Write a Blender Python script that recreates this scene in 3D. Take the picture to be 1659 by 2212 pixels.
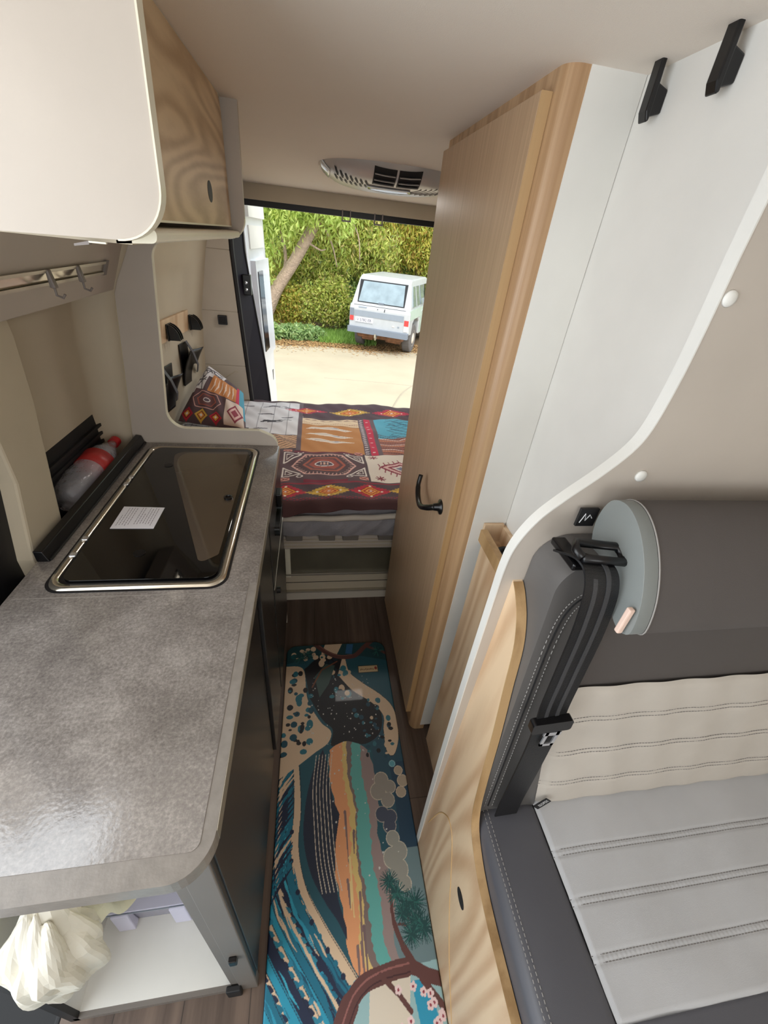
import bpy, bmesh, math, random
import numpy as np
from mathutils import Vector, Matrix
random.seed(7); rng = np.random.default_rng(11)
scn = bpy.context.scene
for o in list(bpy.data.objects): bpy.data.objects.remove(o)
COL = scn.collection

# ------------------------------------------------------------------ camera
cam_d = bpy.data.cameras.new('camera'); cam = bpy.data.objects.new('camera', cam_d); COL.objects.link(cam)
cam_d.sensor_fit = 'HORIZONTAL'; cam_d.sensor_width = 36.0; cam_d.lens = 883.6 / 1659 * 36
cam_d.clip_start = 0.01; cam_d.clip_end = 200
cam.matrix_world = Matrix.Translation((0, 0, 1.62)) @ Matrix.Rotation(-.202, 4, 'Z') @ Matrix.Rotation(.987, 4, 'X') @ Matrix.Rotation(.1118, 4, 'Z')
scn.camera = cam
# ------------------------------------------------------------------ daylight and an added cabin fill
scn.view_settings.view_transform = 'Standard'; scn.view_settings.look = 'None'
scn.view_settings.exposure = -0.12; scn.view_settings.gamma = 1.0; scn.view_settings.use_curve_mapping = False
w = bpy.data.worlds.new('sky'); scn.world = w; w.use_nodes = True
bg = w.node_tree.nodes['Background']; bg.inputs[0].default_value = (.88, .95, 1.0, 1); bg.inputs[1].default_value = 2.5
sun_d = bpy.data.lights.new('sun', 'SUN'); sun_d.energy = 2.6; sun_d.angle = math.radians(25); sun_d.color = (1, .96, .88)
sun = bpy.data.objects.new('sun', sun_d); COL.objects.link(sun); sun.rotation_euler = (math.radians(38), math.radians(12), 0)
def area(name, loc, rot, sx, sy, power, color=(1, 1, 1)):
    d = bpy.data.lights.new(name, 'AREA'); d.shape = 'RECTANGLE'; d.size = sx; d.size_y = sy; d.energy = power; d.color = color
    o = bpy.data.objects.new(name, d); COL.objects.link(o); o.location = loc; o.rotation_euler = rot; return o
area('sliding_door_daylight', (-1.1, -.12, 2.15), (0, math.radians(-90), 0), 2.5, 2.5, 50, (.93, .965, 1))
area('windscreen_daylight', (.1, -1.75, 1.40), (math.radians(90), 0, 0), 1.5, .7, 7, (1, .985, .96))
area('cabin_fill_light', (.05, -.75, 1.875), (0, 0, 0), .6, .5, 6, (1, .98, .95))  # fill light added under the closed ceiling to brighten the cabin

# ------------------------------------------------------------------ materials
def lin(c):
    c = np.asarray(c, float) / 255.0
    return np.where(c <= .04045, c / 12.92, ((c + .055) / 1.055) ** 2.4)
def rgba(c): return tuple(lin(c)) + (1.0,)
def newmat(name):
    m = bpy.data.materials.new(name); m.use_nodes = True
    return m, m.node_tree.nodes, m.node_tree.links, m.node_tree.nodes['Principled BSDF']
def plain(name, c, rough=.5, metal=0, var=.04, vscale=6, bump=0, bscale=200, spec=.5, coat=0, bdist=.001):
    """one colour with slight procedural mottling and optional fine bump"""
    m, N, L, b = newmat(name)
    tc = N.new('ShaderNodeTexCoord'); nz = N.new('ShaderNodeTexNoise'); nz.inputs['Scale'].default_value = vscale; nz.inputs['Detail'].default_value = 4
    L.new(tc.outputs['Object'], nz.inputs['Vector'])
    r = N.new('ShaderNodeValToRGB'); a = lin(c)
    r.color_ramp.elements[0].position = .3; r.color_ramp.elements[1].position = .7
    r.color_ramp.elements[0].color = tuple(np.clip(a * (1 - var), 0, 1)) + (1,); r.color_ramp.elements[1].color = tuple(np.clip(a * (1 + var), 0, 1)) + (1,)
    L.new(nz.outputs[0], r.inputs[0]); L.new(r.outputs[0], b.inputs['Base Color'])
    b.inputs['Roughness'].default_value = rough; b.inputs['Metallic'].default_value = metal
    b.inputs['Specular IOR Level'].default_value = spec; b.inputs['Coat Weight'].default_value = coat
    if bump:
        n2 = N.new('ShaderNodeTexNoise'); n2.inputs['Scale'].default_value = bscale; n2.inputs['Detail'].default_value = 3
        L.new(tc.outputs['Object'], n2.inputs['Vector'])
        bp = N.new('ShaderNodeBump'); bp.inputs['Strength'].default_value = bump; bp.inputs['Distance'].default_value = bdist
        L.new(n2.outputs[0], bp.inputs['Height']); L.new(bp.outputs[0], b.inputs['Normal'])
    return m
def wood(name, light, dark, grain=(60, 60, 2.2), rough=.45, wav=3.0, rot=(0, 0, 0), mix=.55, planks=None):
    m, N, L, b = newmat(name)
    tc = N.new('ShaderNodeTexCoord'); mp = N.new('ShaderNodeMapping'); mp.inputs['Rotation'].default_value = rot
    L.new(tc.outputs['Object'], mp.inputs['Vector'])
    s = N.new('ShaderNodeVectorMath'); s.operation = 'MULTIPLY'; s.inputs[1].default_value = grain; L.new(mp.outputs[0], s.inputs[0])
    nz = N.new('ShaderNodeTexNoise'); nz.inputs['Scale'].default_value = 1; nz.inputs['Detail'].default_value = 7; nz.inputs['Roughness'].default_value = .65
    L.new(s.outputs[0], nz.inputs['Vector'])
    s2 = N.new('ShaderNodeVectorMath'); s2.operation = 'MULTIPLY'; s2.inputs[1].default_value = tuple(g / 9 for g in grain); L.new(mp.outputs[0], s2.inputs[0])
    n3 = N.new('ShaderNodeTexNoise'); n3.inputs['Scale'].default_value = 1; n3.inputs['Detail'].default_value = 2; L.new(s2.outputs[0], n3.inputs['Vector'])
    # cathedral rings: sine of the warped noise
    mu = N.new('ShaderNodeMath'); mu.operation = 'MULTIPLY'; mu.inputs[1].default_value = wav * 12; L.new(n3.outputs[0], mu.inputs[0])
    sn = N.new('ShaderNodeMath'); sn.operation = 'SINE'; L.new(mu.outputs[0], sn.inputs[0])
    mr = N.new('ShaderNodeMapRange'); mr.inputs[1].default_value = -1; mr.inputs[2].default_value = 1; L.new(sn.outputs[0], mr.inputs[0])
    ad = N.new('ShaderNodeMix'); ad.data_type = 'FLOAT'; ad.inputs[0].default_value = mix
    L.new(mr.outputs[0], ad.inputs[2]); L.new(nz.outputs[0], ad.inputs[3])
    r = N.new('ShaderNodeValToRGB'); r.color_ramp.elements[0].position = .25; r.color_ramp.elements[1].position = .68
    r.color_ramp.elements[0].color = rgba(dark); r.color_ramp.elements[1].color = rgba(light)
    L.new(ad.outputs[0], r.inputs[0]); out = r.outputs[0]
    if planks:
        br = N.new('ShaderNodeTexBrick'); br.inputs['Scale'].default_value = 1; br.inputs['Brick Width'].default_value = planks[0]; br.inputs['Row Height'].default_value = planks[1]
        br.inputs['Mortar Size'].default_value = .0015; br.inputs['Color1'].default_value = (.8, .8, .8, 1); br.inputs['Color2'].default_value = (1.1, 1.1, 1.1, 1); br.inputs['Mortar'].default_value = (.45, .45, .45, 1)
        m2 = N.new('ShaderNodeMapping'); m2.inputs['Rotation'].default_value = (0, 0, math.pi / 2); L.new(tc.outputs['Object'], m2.inputs['Vector']); L.new(m2.outputs[0], br.inputs['Vector'])
        mx = N.new('ShaderNodeMix'); mx.data_type = 'RGBA'; mx.blend_type = 'MULTIPLY'; mx.inputs[0].default_value = 1
        L.new(out, mx.inputs[6]); L.new(br.outputs[0], mx.inputs[7]); out = mx.outputs[2]
    L.new(out, b.inputs['Base Color']); b.inputs['Roughness'].default_value = rough
    bp = N.new('ShaderNodeBump'); bp.inputs['Strength'].default_value = .12; bp.inputs['Distance'].default_value = .0006
    L.new(nz.outputs[0], bp.inputs['Height']); L.new(bp.outputs[0], b.inputs['Normal'])
    return m
def stone(name, c1, c2, c3):
    m, N, L, b = newmat(name); tc = N.new('ShaderNodeTexCoord')
    n1 = N.new('ShaderNodeTexNoise'); n1.inputs['Scale'].default_value = 9; n1.inputs['Detail'].default_value = 8; n1.inputs['Roughness'].default_value = .7
    n2 = N.new('ShaderNodeTexNoise'); n2.inputs['Scale'].default_value = 190; n2.inputs['Detail'].default_value = 5; n2.inputs['Roughness'].default_value = .7
    for n in (n1, n2): L.new(tc.outputs['Object'], n.inputs['Vector'])
    mx = N.new('ShaderNodeMix'); mx.data_type = 'FLOAT'; mx.inputs[0].default_value = .5
    L.new(n1.outputs[0], mx.inputs[2]); L.new(n2.outputs[0], mx.inputs[3])
    r = N.new('ShaderNodeValToRGB'); e = r.color_ramp.elements; e[0].position = .36; e[0].color = rgba(c1); e[1].position = .64; e[1].color = rgba(c3)
    k = e.new(.5); k.color = rgba(c2)
    L.new(mx.outputs[0], r.inputs[0]); L.new(r.outputs[0], b.inputs['Base Color'])
    b.inputs['Roughness'].default_value = .14; b.inputs['IOR'].default_value = 1.95
    n3 = N.new('ShaderNodeTexNoise'); n3.inputs['Scale'].default_value = 150; n3.inputs['Detail'].default_value = 2; L.new(tc.outputs['Object'], n3.inputs['Vector'])
    bp = N.new('ShaderNodeBump'); bp.inputs['Strength'].default_value = .3; bp.inputs['Distance'].default_value = .0005
    L.new(n3.outputs[0], bp.inputs['Height']); L.new(bp.outputs[0], b.inputs['Normal'])
    return m
def painted(name, rough=.6, sheen=0, coat=0, bump=.0, bscale=400):
    """colour printed on the cloth or mat, held in the mesh's own colour attribute"""
    m, N, L, b = newmat(name); a = N.new('ShaderNodeVertexColor'); a.layer_name = 'print'
    L.new(a.outputs[0], b.inputs['Base Color']); b.inputs['Roughness'].default_value = rough; b.inputs['Coat Weight'].default_value = coat
    if bump:
        tc = N.new('ShaderNodeTexCoord'); n2 = N.new('ShaderNodeTexNoise'); n2.inputs['Scale'].default_value = bscale; L.new(tc.outputs['Object'], n2.inputs['Vector'])
        bp = N.new('ShaderNodeBump'); bp.inputs['Strength'].default_value = bump; bp.inputs['Distance'].default_value = .001
        L.new(n2.outputs[0], bp.inputs['Height']); L.new(bp.outputs[0], b.inputs['Normal'])
    return m
def glassy(name, c, alpha_t=.8, rough=.05):
    m, N, L, b = newmat(name); b.inputs['Base Color'].default_value = rgba(c); b.inputs['Roughness'].default_value = rough
    b.inputs['Transmission Weight'].default_value = alpha_t; b.inputs['IOR'].default_value = 1.3
    return m
def leafmat(name, cols, trans=.35):
    m, N, L, b = newmat(name); g = N.new('ShaderNodeNewGeometry'); r = N.new('ShaderNodeValToRGB'); e = r.color_ramp.elements
    e[0].color = rgba(cols[0]); e[1].color = rgba(cols[-1])
    for i, c in enumerate(cols[1:-1]): k = e.new((i + 1) / (len(cols) - 1)); k.color = rgba(c)
    L.new(g.outputs['Random Per Island'], r.inputs[0]); L.new(r.outputs[0], b.inputs['Base Color']); b.inputs['Roughness'].default_value = .55
    t = N.new('ShaderNodeBsdfTranslucent'); L.new(r.outputs[0], t.inputs[0]); ms = N.new('ShaderNodeMixShader'); ms.inputs[0].default_value = trans
    L.new(b.outputs[0], ms.inputs[1]); L.new(t.outputs[0], ms.inputs[2]); L.new(ms.outputs[0], N['Material Output'].inputs[0])
    return m

M = {}
M['lining'] = plain('beige_wall_lining', (205, 196, 182), .75, bump=.15, bscale=500)
M['lining2'] = plain('beige_moulded_trim', (196, 184, 162), .7, bump=.15, bscale=400)
M['ceil'] = plain('felt_ceiling_lining', (234, 223, 211), .9, var=.02, vscale=2, bump=.35, bscale=700)
M['panel'] = plain('warm_grey_panel', (190, 180, 169), .5, bump=.05, bscale=600)
M['cream'] = plain('cream_edge_band', (232, 226, 206), .4)
M['white'] = plain('white_board', (226, 223, 217), .5, bump=.06, bscale=600)
M['white2'] = plain('white_side_panel', (228, 226, 220), .45, bump=.06, bscale=600)
M['oak'] = wood('oak_laminate', (200, 170, 138), (176, 145, 114), (190, 190, 4.0), .42, 2.0, mix=.93)
M['oakframe'] = wood('oak_frame_laminate', (202, 168, 130), (168, 132, 96), (110, 110, 2.0), .38, 2.6, mix=.66)
M['oakedge'] = wood('oak_edge_band', (186, 152, 108), (160, 126, 84), (120, 120, 2.0), .5, 1.5)
M['oakup'] = wood('oak_cathedral_laminate', (216, 190, 154), (180, 150, 114), (18, 7, 34), .45, 11, mix=.62)
M['oakbench'] = wood('oak_bench_laminate', (222, 194, 160), (196, 160, 124), (30, 30, 3.2), .4, 8, mix=.6)
M['oakgroove'] = plain('groove_edge', (196, 160, 110), .6)
M['floor'] = wood('dark_vinyl_plank', (112, 94, 82), (74, 60, 52), (60, 3, 60), .5, 2.0, mix=.7, planks=(1.2, .16))
M['stone'] = stone('grey_slate_laminate', (96, 90, 86), (126, 119, 114), (158, 151, 145))
M['stonetrim'] = plain('grey_worktop_border', (136, 129, 122), .32, var=.10, vscale=60, bump=.25, bscale=160)
M['cab'] = plain('charcoal_cabinet_front', (44, 42, 42), .28, var=.15, vscale=30, bump=.05)
M['cabframe'] = plain('grey_metallic_frame', (116, 109, 103), .45, metal=0)
M['black'] = plain('black_plastic', (14, 13, 15), .3)
M['blackm'] = plain('matt_black_plastic', (20, 19, 21), .6)
M['blackgl'] = plain('black_glass', (5, 5, 6), .04, spec=.6, coat=.3)
M['smoke'] = plain('smoked_glass', (78, 66, 54), .06, spec=.6, coat=.3)
M['steel'] = plain('brushed_steel', (205, 196, 180), .2, metal=.9)
M['alu'] = plain('satin_aluminium', (190, 184, 170), .35, metal=.7)
M['greyplastic'] = plain('grey_plastic', (128, 120, 116), .5)
M['leather'] = plain('grey_leatherette', (98, 95, 93), .42, bump=.2, bscale=900, bdist=.0005)
M['leather2'] = plain('light_grey_leatherette', (128, 132, 130), .45, bump=.2, bscale=900, bdist=.0005)
M['leatherdk'] = plain('slate_leatherette', (86, 86, 92), .42, bump=.2, bscale=900, bdist=.0005)
M['clothdk'] = plain('dark_taupe_cloth', (84, 78, 75), .9, bump=.4, bscale=1500)
M['clothlt'] = plain('light_suede_cloth', (196, 188, 178), .85, bump=.25, bscale=1200, var=.05, vscale=9)
M['clothlt2'] = plain('light_seat_cloth', (186, 186, 188), .85, bump=.25, bscale=1200, var=.05, vscale=9)
M['thread'] = plain('grey_thread', (150, 146, 142), .7)
M['threaddk'] = plain('dark_grey_thread', (126, 122, 120), .7)
M['webbing'] = plain('black_webbing', (20, 20, 22), .45, bump=.5, bscale=500)
M['webbinglt'] = plain('grey_webbing_stripe', (60, 60, 62), .5, bump=.5, bscale=500)
M['chrome'] = plain('bright_metal', (225, 225, 228), .2, metal=.8)
M['mat'] = painted('printed_mat', .5, coat=.04, bump=.1)
M['quilt'] = painted('printed_quilt_cloth', .8, bump=.15)
M['brown'] = plain('dark_brown_satin', (84, 56, 54), .5)
M['sheet'] = plain('grey_bed_sheet', (150, 147, 152), .85, bump=.3, bscale=40, bdist=.004)
M['sheetw'] = plain('pale_sheet_edge', (205, 196, 184), .85)
M['bedbase'] = plain('dark_mirror_panel', (96, 92, 78), .3, var=.2, vscale=4)
M['paper'] = plain('white_paper', (232, 230, 236), .8)
M['ink'] = plain('grey_ink', (135, 128, 138), .8)
M['pet'] = plain('clear_bottle_plastic', (205, 205, 216), .08, bump=.9, bscale=60, bdist=.006, spec=1); M['pet'].node_tree.nodes['Principled BSDF'].inputs['Alpha'].default_value = .42
M['red'] = plain('red_plastic', (190, 30, 38), .35)
M['redlabel'] = plain('red_label', (176, 48, 46), .4)
M['bag'] = plain('cream_plastic_bag', (224, 219, 205), .5, bump=.1, bscale=60)
M['bag2'] = plain('beige_fabric', (214, 206, 176), .7)
M['tub'] = glassy('clear_lilac_plastic', (222, 220, 240), .6, .15)
M['tubrim'] = plain('lilac_plastic_rim', (205, 203, 222), .3)
M['ventpl'] = plain('silver_plastic', (196, 190, 186), .28, metal=.25)
M['lens'] = plain('clear_lamp_lens', (225, 228, 230), .08, coat=.6)
M['vandoor'] = plain('white_van_paint', (236, 238, 244), .3, coat=.3)
M['jamb'] = plain('dark_purple_jamb_paint', (24, 19, 32), .6, spec=.2)
M['rubber'] = plain('black_rubber', (16, 14, 18), .5)
M['tint'] = plain('tinted_glass', (26, 30, 36), .08)
M['concrete'] = plain('pale_concrete', (176, 163, 140), .9, var=.07, vscale=1.2, bump=.3, bscale=20, bdist=.01)
M['crack'] = plain('concrete_crack', (160, 150, 132), .9)
M['earth'] = plain('brown_earth', (120, 98, 70), .95, var=.3, vscale=3, bump=.5, bscale=12, bdist=.05)
M['hill'] = plain('dark_green_undergrowth', (120, 138, 80), .95, var=.45, vscale=2.5, bump=.8, bscale=6, bdist=.2)
M['bark'] = plain('pale_willow_bark', (172, 150, 132), .9, var=.2, vscale=14, bump=.9, bscale=30, bdist=.03)
M['leafy'] = leafmat('yellow_green_leaves', [(150, 178, 84), (212, 218, 118), (180, 198, 100), (232, 226, 130), (172, 190, 92), (216, 192, 128), (116, 140, 84)], .5)
M['leafg'] = leafmat('fresh_green_leaves', [(166, 192, 92), (196, 214, 116), (212, 224, 138), (178, 198, 104), (200, 206, 110)], .5)
M['leafa'] = leafmat('autumn_leaves', [(206, 196, 90), (176, 180, 84), (206, 160, 92), (222, 214, 110), (160, 176, 80), (186, 204, 90)], .5)
M['leafd'] = leafmat('dark_green_leaves', [(96, 130, 84), (130, 160, 100), (150, 180, 90), (170, 186, 110), (120, 140, 120)], .4)
M['leafb'] = leafmat('weed_leaves', [(150, 178, 116), (120, 155, 92), (176, 196, 140), (160, 184, 104)])
M['grass'] = leafmat('bright_grass', [(140, 176, 84), (156, 192, 96), (124, 160, 78)])
M['litter'] = leafmat('dry_leaf_litter', [(176, 130, 84), (200, 160, 110), (140, 96, 60), (214, 186, 130)], .1)
M['carpaint'] = plain('faded_silver_paint', (180, 182, 184), .4, coat=.2, var=.05)
M['carflank'] = plain('dusty_green_silver_paint', (176, 190, 180), .4, coat=.2, var=.06)
M['cardk'] = plain('grey_car_panel', (138, 146, 156), .4)
M['bumper'] = plain('blue_grey_bumper', (116, 124, 136), .5)
M['carglass'] = plain('sky_reflecting_car_glass', (146, 160, 166), .12, metal=.5, var=.15, vscale=5)
M['tailred'] = plain('red_tail_lamp', (196, 60, 60), .2, coat=.4)
M['tailwh'] = plain('pale_lamp_lens', (226, 214, 200), .2, coat=.4)
M['tyre'] = plain('dusty_tyre', (96, 92, 90), .85)
M['rust'] = plain('rusty_underbody', (120, 82, 56), .8, var=.4, vscale=8)
M['card'] = plain('beige_card', (214, 190, 160), .7)
M['pink'] = plain('pink_cloth_tag', (226, 196, 180), .8)
M['textw'] = plain('white_lettering', (205, 205, 205), .7)
M['textd'] = plain('dark_lettering', (58, 60, 80), .6)

# ------------------------------------------------------------------ geometry helpers
def bm_box(bm, x0, x1, y0, y1, z0, z1, mat=None):
    vs = [bm.verts.new((x, y, z)) for x in (x0, x1) for y in (y0, y1) for z in (z0, z1)]
    for f in ((0, 1, 3, 2), (4, 6, 7, 5), (0, 4, 5, 1), (2, 3, 7, 6), (0, 2, 6, 4), (1, 5, 7, 3)): bm.faces.new([vs[i] for i in f])
    if mat is not None:
        for v in vs: v.co = mat @ v.co
    return bm
def box(*a, mat=None): return bm_box(bmesh.new(), *a, mat=mat)
def bm_hex(bm, pts):
    """eight corner points: bottom ring then top ring"""
    vs = [bm.verts.new(p) for p in pts]
    for f in ((3, 2, 1, 0), (4, 5, 6, 7), (0, 1, 5, 4), (1, 2, 6, 5), (2, 3, 7, 6), (3, 0, 4, 7)): bm.faces.new([vs[i] for i in f])
    return bm
def to3(axis, a, b, c):
    return {'x': (c, a, b), 'y': (a, c, b), 'z': (a, b, c)}[axis]
def bm_prism(bm, pts, axis, c0, c1, shear=None):
    """closed outline pts in the plane across `axis`, extruded from c0 to c1"""
    A = [bm.verts.new(to3(axis, a, b, c0)) for a, b in pts]; B = [bm.verts.new(to3(axis, a, b, c1)) for a, b in pts]
    n = len(pts); fa = bm.faces.new(A); fb = bm.faces.new(B[::-1])
    for i in range(n): bm.faces.new((A[i], B[i], B[(i + 1) % n], A[(i + 1) % n]))
    if shear:
        for v in A + B: v.co = Vector(shear(*v.co))
    fa.normal_update(); fb.normal_update(); bmesh.ops.triangulate(bm, faces=[fa, fb]); bmesh.ops.recalc_face_normals(bm, faces=bm.faces[:])
    return bm
def prism(*a, **k): return bm_prism(bmesh.new(), *a, **k)
def rpoly(pts, seg=6):
    """outline with rounded corners: items (a, b) or (a, b, radius)"""
    out = []; n = len(pts)
    for i, p in enumerate(pts):
        P = Vector(p[:2]); r = p[2] if len(p) > 2 else 0
        if not r: out.append((P.x, P.y)); continue
        A = Vector(pts[i - 1][:2]); B = Vector(pts[(i + 1) % n][:2]); u = (A - P).normalized(); v = (B - P).normalized()
        ang = u.angle(v); t = min(r / math.tan(ang / 2), (A - P).length * .49, (B - P).length * .49); rr = t * math.tan(ang / 2)
        c = P + (u + v).normalized() * (rr / math.sin(ang / 2)); s = P + u * t - c; e = P + v * t - c
        a0 = math.atan2(s.y, s.x); a1 = math.atan2(e.y, e.x); d = (a1 - a0 + math.pi) % (2 * math.pi) - math.pi
        for k in range(seg + 1):
            a = a0 + d * k / seg; out.append((c.x + rr * math.cos(a), c.y + rr * math.sin(a)))
    return out
def rrect(a0, a1, b0, b1, r, seg=6): return rpoly([(a0, b0, r), (a1, b0, r), (a1, b1, r), (a0, b1, r)], seg)
def bm_tube(bm, path, r, n=8, cap=True):
    P = [Vector(p) for p in path]; R = r if isinstance(r, (list, tuple)) else [r] * len(P); rings = []; ref = None
    for i, p in enumerate(P):
        t = (P[min(i + 1, len(P) - 1)] - P[max(i - 1, 0)]).normalized()
        if ref is None: ref = Vector((0, 0, 1)) if abs(t.z) < .9 else Vector((1, 0, 0))
        u = t.cross(ref).normalized(); v = t.cross(u).normalized(); ref = u.cross(t) * 1.0
        if ref.length < 1e-5: ref = Vector((0, 0, 1))
        rings.append([bm.verts.new(p + (u * math.cos(2 * math.pi * k / n) + v * math.sin(2 * math.pi * k / n)) * R[i]) for k in range(n)])
    for a, b in zip(rings, rings[1:]):
        for k in range(n): bm.faces.new((a[k], a[(k + 1) % n], b[(k + 1) % n], b[k]))
    if cap: bm.faces.new(rings[0][::-1]); bm.faces.new(rings[-1])
    return bm
def tube(*a, **k): return bm_tube(bmesh.new(), *a, **k)
def bm_strip(bm, path, wvec, th):
    """flat band: path centres, a width half-vector per point (or one), thickness along the normal"""
    P = [Vector(p) for p in path]; W = [Vector(w) for w in wvec] if isinstance(wvec[0], (tuple, list, Vector)) else [Vector(wvec)] * len(P); rows = []
    for i, p in enumerate(P):
        t = (P[min(i + 1, len(P) - 1)] - P[max(i - 1, 0)]).normalized(); nn = t.cross(W[i]).normalized() * th / 2
        rows.append([bm.verts.new(q) for q in (p - W[i] - nn, p + W[i] - nn, p + W[i] + nn, p - W[i] + nn)])
    for a, b in zip(rows, rows[1:]):
        for k in range(4): bm.faces.new((a[k], a[(k + 1) % 4], b[(k + 1) % 4], b[k]))
    bm.faces.new(rows[0][::-1]); bm.faces.new(rows[-1]); return bm
def strip(*a): return bm_strip(bmesh.new(), *a)
def bm_lathe(bm, prof, mat, n=20):
    """profile (radius, height) about local z, placed by mat"""
    rings = [[bm.verts.new(mat @ Vector((r * math.cos(2 * math.pi * k / n), r * math.sin(2 * math.pi * k / n), h))) for k in range(n)] for r, h in prof]
    for a, b in zip(rings, rings[1:]):
        for k in range(n): bm.faces.new((a[k], a[(k + 1) % n], b[(k + 1) % n], b[k]))
    bm.faces.new(rings[0][::-1]); bm.faces.new(rings[-1]); return bm
def lathe(*a, **k): return bm_lathe(bmesh.new(), *a, **k)
def axis_mat(p, d):
    d = Vector(d).normalized(); return Matrix.Translation(p) @ d.to_track_quat('Z', 'Y').to_matrix().to_4x4()
def bm_grid(bm, fn, nu, nv, th=0):
    """surface point fn(u, v) for u, v in 0..1; th gives it thickness along its normals"""
    g = [[bm.verts.new(fn(i / nu, j / nv)) for j in range(nv + 1)] for i in range(nu + 1)]
    fs = [bm.faces.new((g[i][j], g[i + 1][j], g[i + 1][j + 1], g[i][j + 1])) for i in range(nu) for j in range(nv)]
    if th:
        bm.normal_update(); bmesh.ops.solidify(bm, geom=fs, thickness=th)
    return bm
def grid(*a, **k): return bm_grid(bmesh.new(), *a, **k)
def props(o, label=None, cat=None, group=None, kind=None):
    if label: o['label'] = label
    if cat: o['category'] = cat
    if group: o['group'] = group
    if kind: o['kind'] = kind
    return o
def ob(name, bm, mat, parent=None, bevel=0, seg=2, smooth=None, label=None):
    if isinstance(bm, bpy.types.Mesh): me = bm
    else:
        bmesh.ops.recalc_face_normals(bm, faces=bm.faces[:]); me = bpy.data.meshes.new(name); bm.to_mesh(me); bm.free()
    base = Vector((0, 0, 0)); q = parent
    while q is not None: base += Vector(q.location); q = q.parent
    if base.length > 0: me.transform(Matrix.Translation(-base))
    for m in (mat if isinstance(mat, list) else [mat]): me.materials.append(m)
    o = bpy.data.objects.new(name, me); COL.objects.link(o)
    if parent: o.parent = parent
    if bevel:
        b = o.modifiers.new('bevel', 'BEVEL'); b.width = bevel; b.segments = seg; b.limit_method = 'ANGLE'; b.angle_limit = math.radians(35)
    if smooth or (smooth is None and bevel and seg > 2): smooth_(me)
    if label: o['label'] = label
    return o
def smooth_(me):
    me.polygons.foreach_set('use_smooth', np.ones(len(me.polygons), bool)); me.update()
def thing(name, loc, label, cat, group=None):
    o = bpy.data.objects.new(name, None); o.empty_display_size = .05; COL.objects.link(o); o.location = loc
    return props(o, label, cat, group)
def solo(name, bm, mat, label, cat, group=None, **k): return props(ob(name, bm, mat, None, **k), label, cat, group)
def struct(name, bm, mat, **k): return props(ob(name, bm, mat, None, **k), kind='structure')
def text_bm(body, size, mat4, extrude=.0004):
    c = bpy.data.curves.new('lettering', 'FONT'); c.body = body; c.size = size; c.extrude = extrude; c.align_x = 'CENTER'; c.align_y = 'CENTER'; c.resolution_u = 2
    o = bpy.data.objects.new('lettering', c); COL.objects.link(o); dg = bpy.context.evaluated_depsgraph_get()
    me = bpy.data.meshes.new_from_object(o.evaluated_get(dg)); bpy.data.objects.remove(o); bpy.data.curves.remove(c)
    me.transform(mat4); me.materials.clear(); return me
def leaf_mesh(name, centres, size, droop, width=.28, jitter=1.0):
    """many small pointed leaves as one mesh: centres (n,3)"""
    n = len(centres); d = rng.normal(size=(n, 3)) * jitter + np.array(droop); d /= np.linalg.norm(d, axis=1)[:, None]
    s = size * rng.uniform(.7, 1.3, (n, 1)); r = rng.normal(size=(n, 3)); r -= (r * d).sum(1)[:, None] * d; r /= np.linalg.norm(r, axis=1)[:, None]
    c = np.asarray(centres); V = np.stack([c - d * s / 2, c + r * s * width / 2, c + d * s / 2, c - r * s * width / 2], 1).reshape(-1, 3)
    me = bpy.data.meshes.new(name); me.vertices.add(4 * n); me.vertices.foreach_set('co', V.ravel())
    me.loops.add(4 * n); me.loops.foreach_set('vertex_index', np.arange(4 * n)); me.polygons.add(n); me.polygons.foreach_set('loop_start', np.arange(0, 4 * n, 4))
    me.update(calc_edges=True); me.validate(); return me

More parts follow.
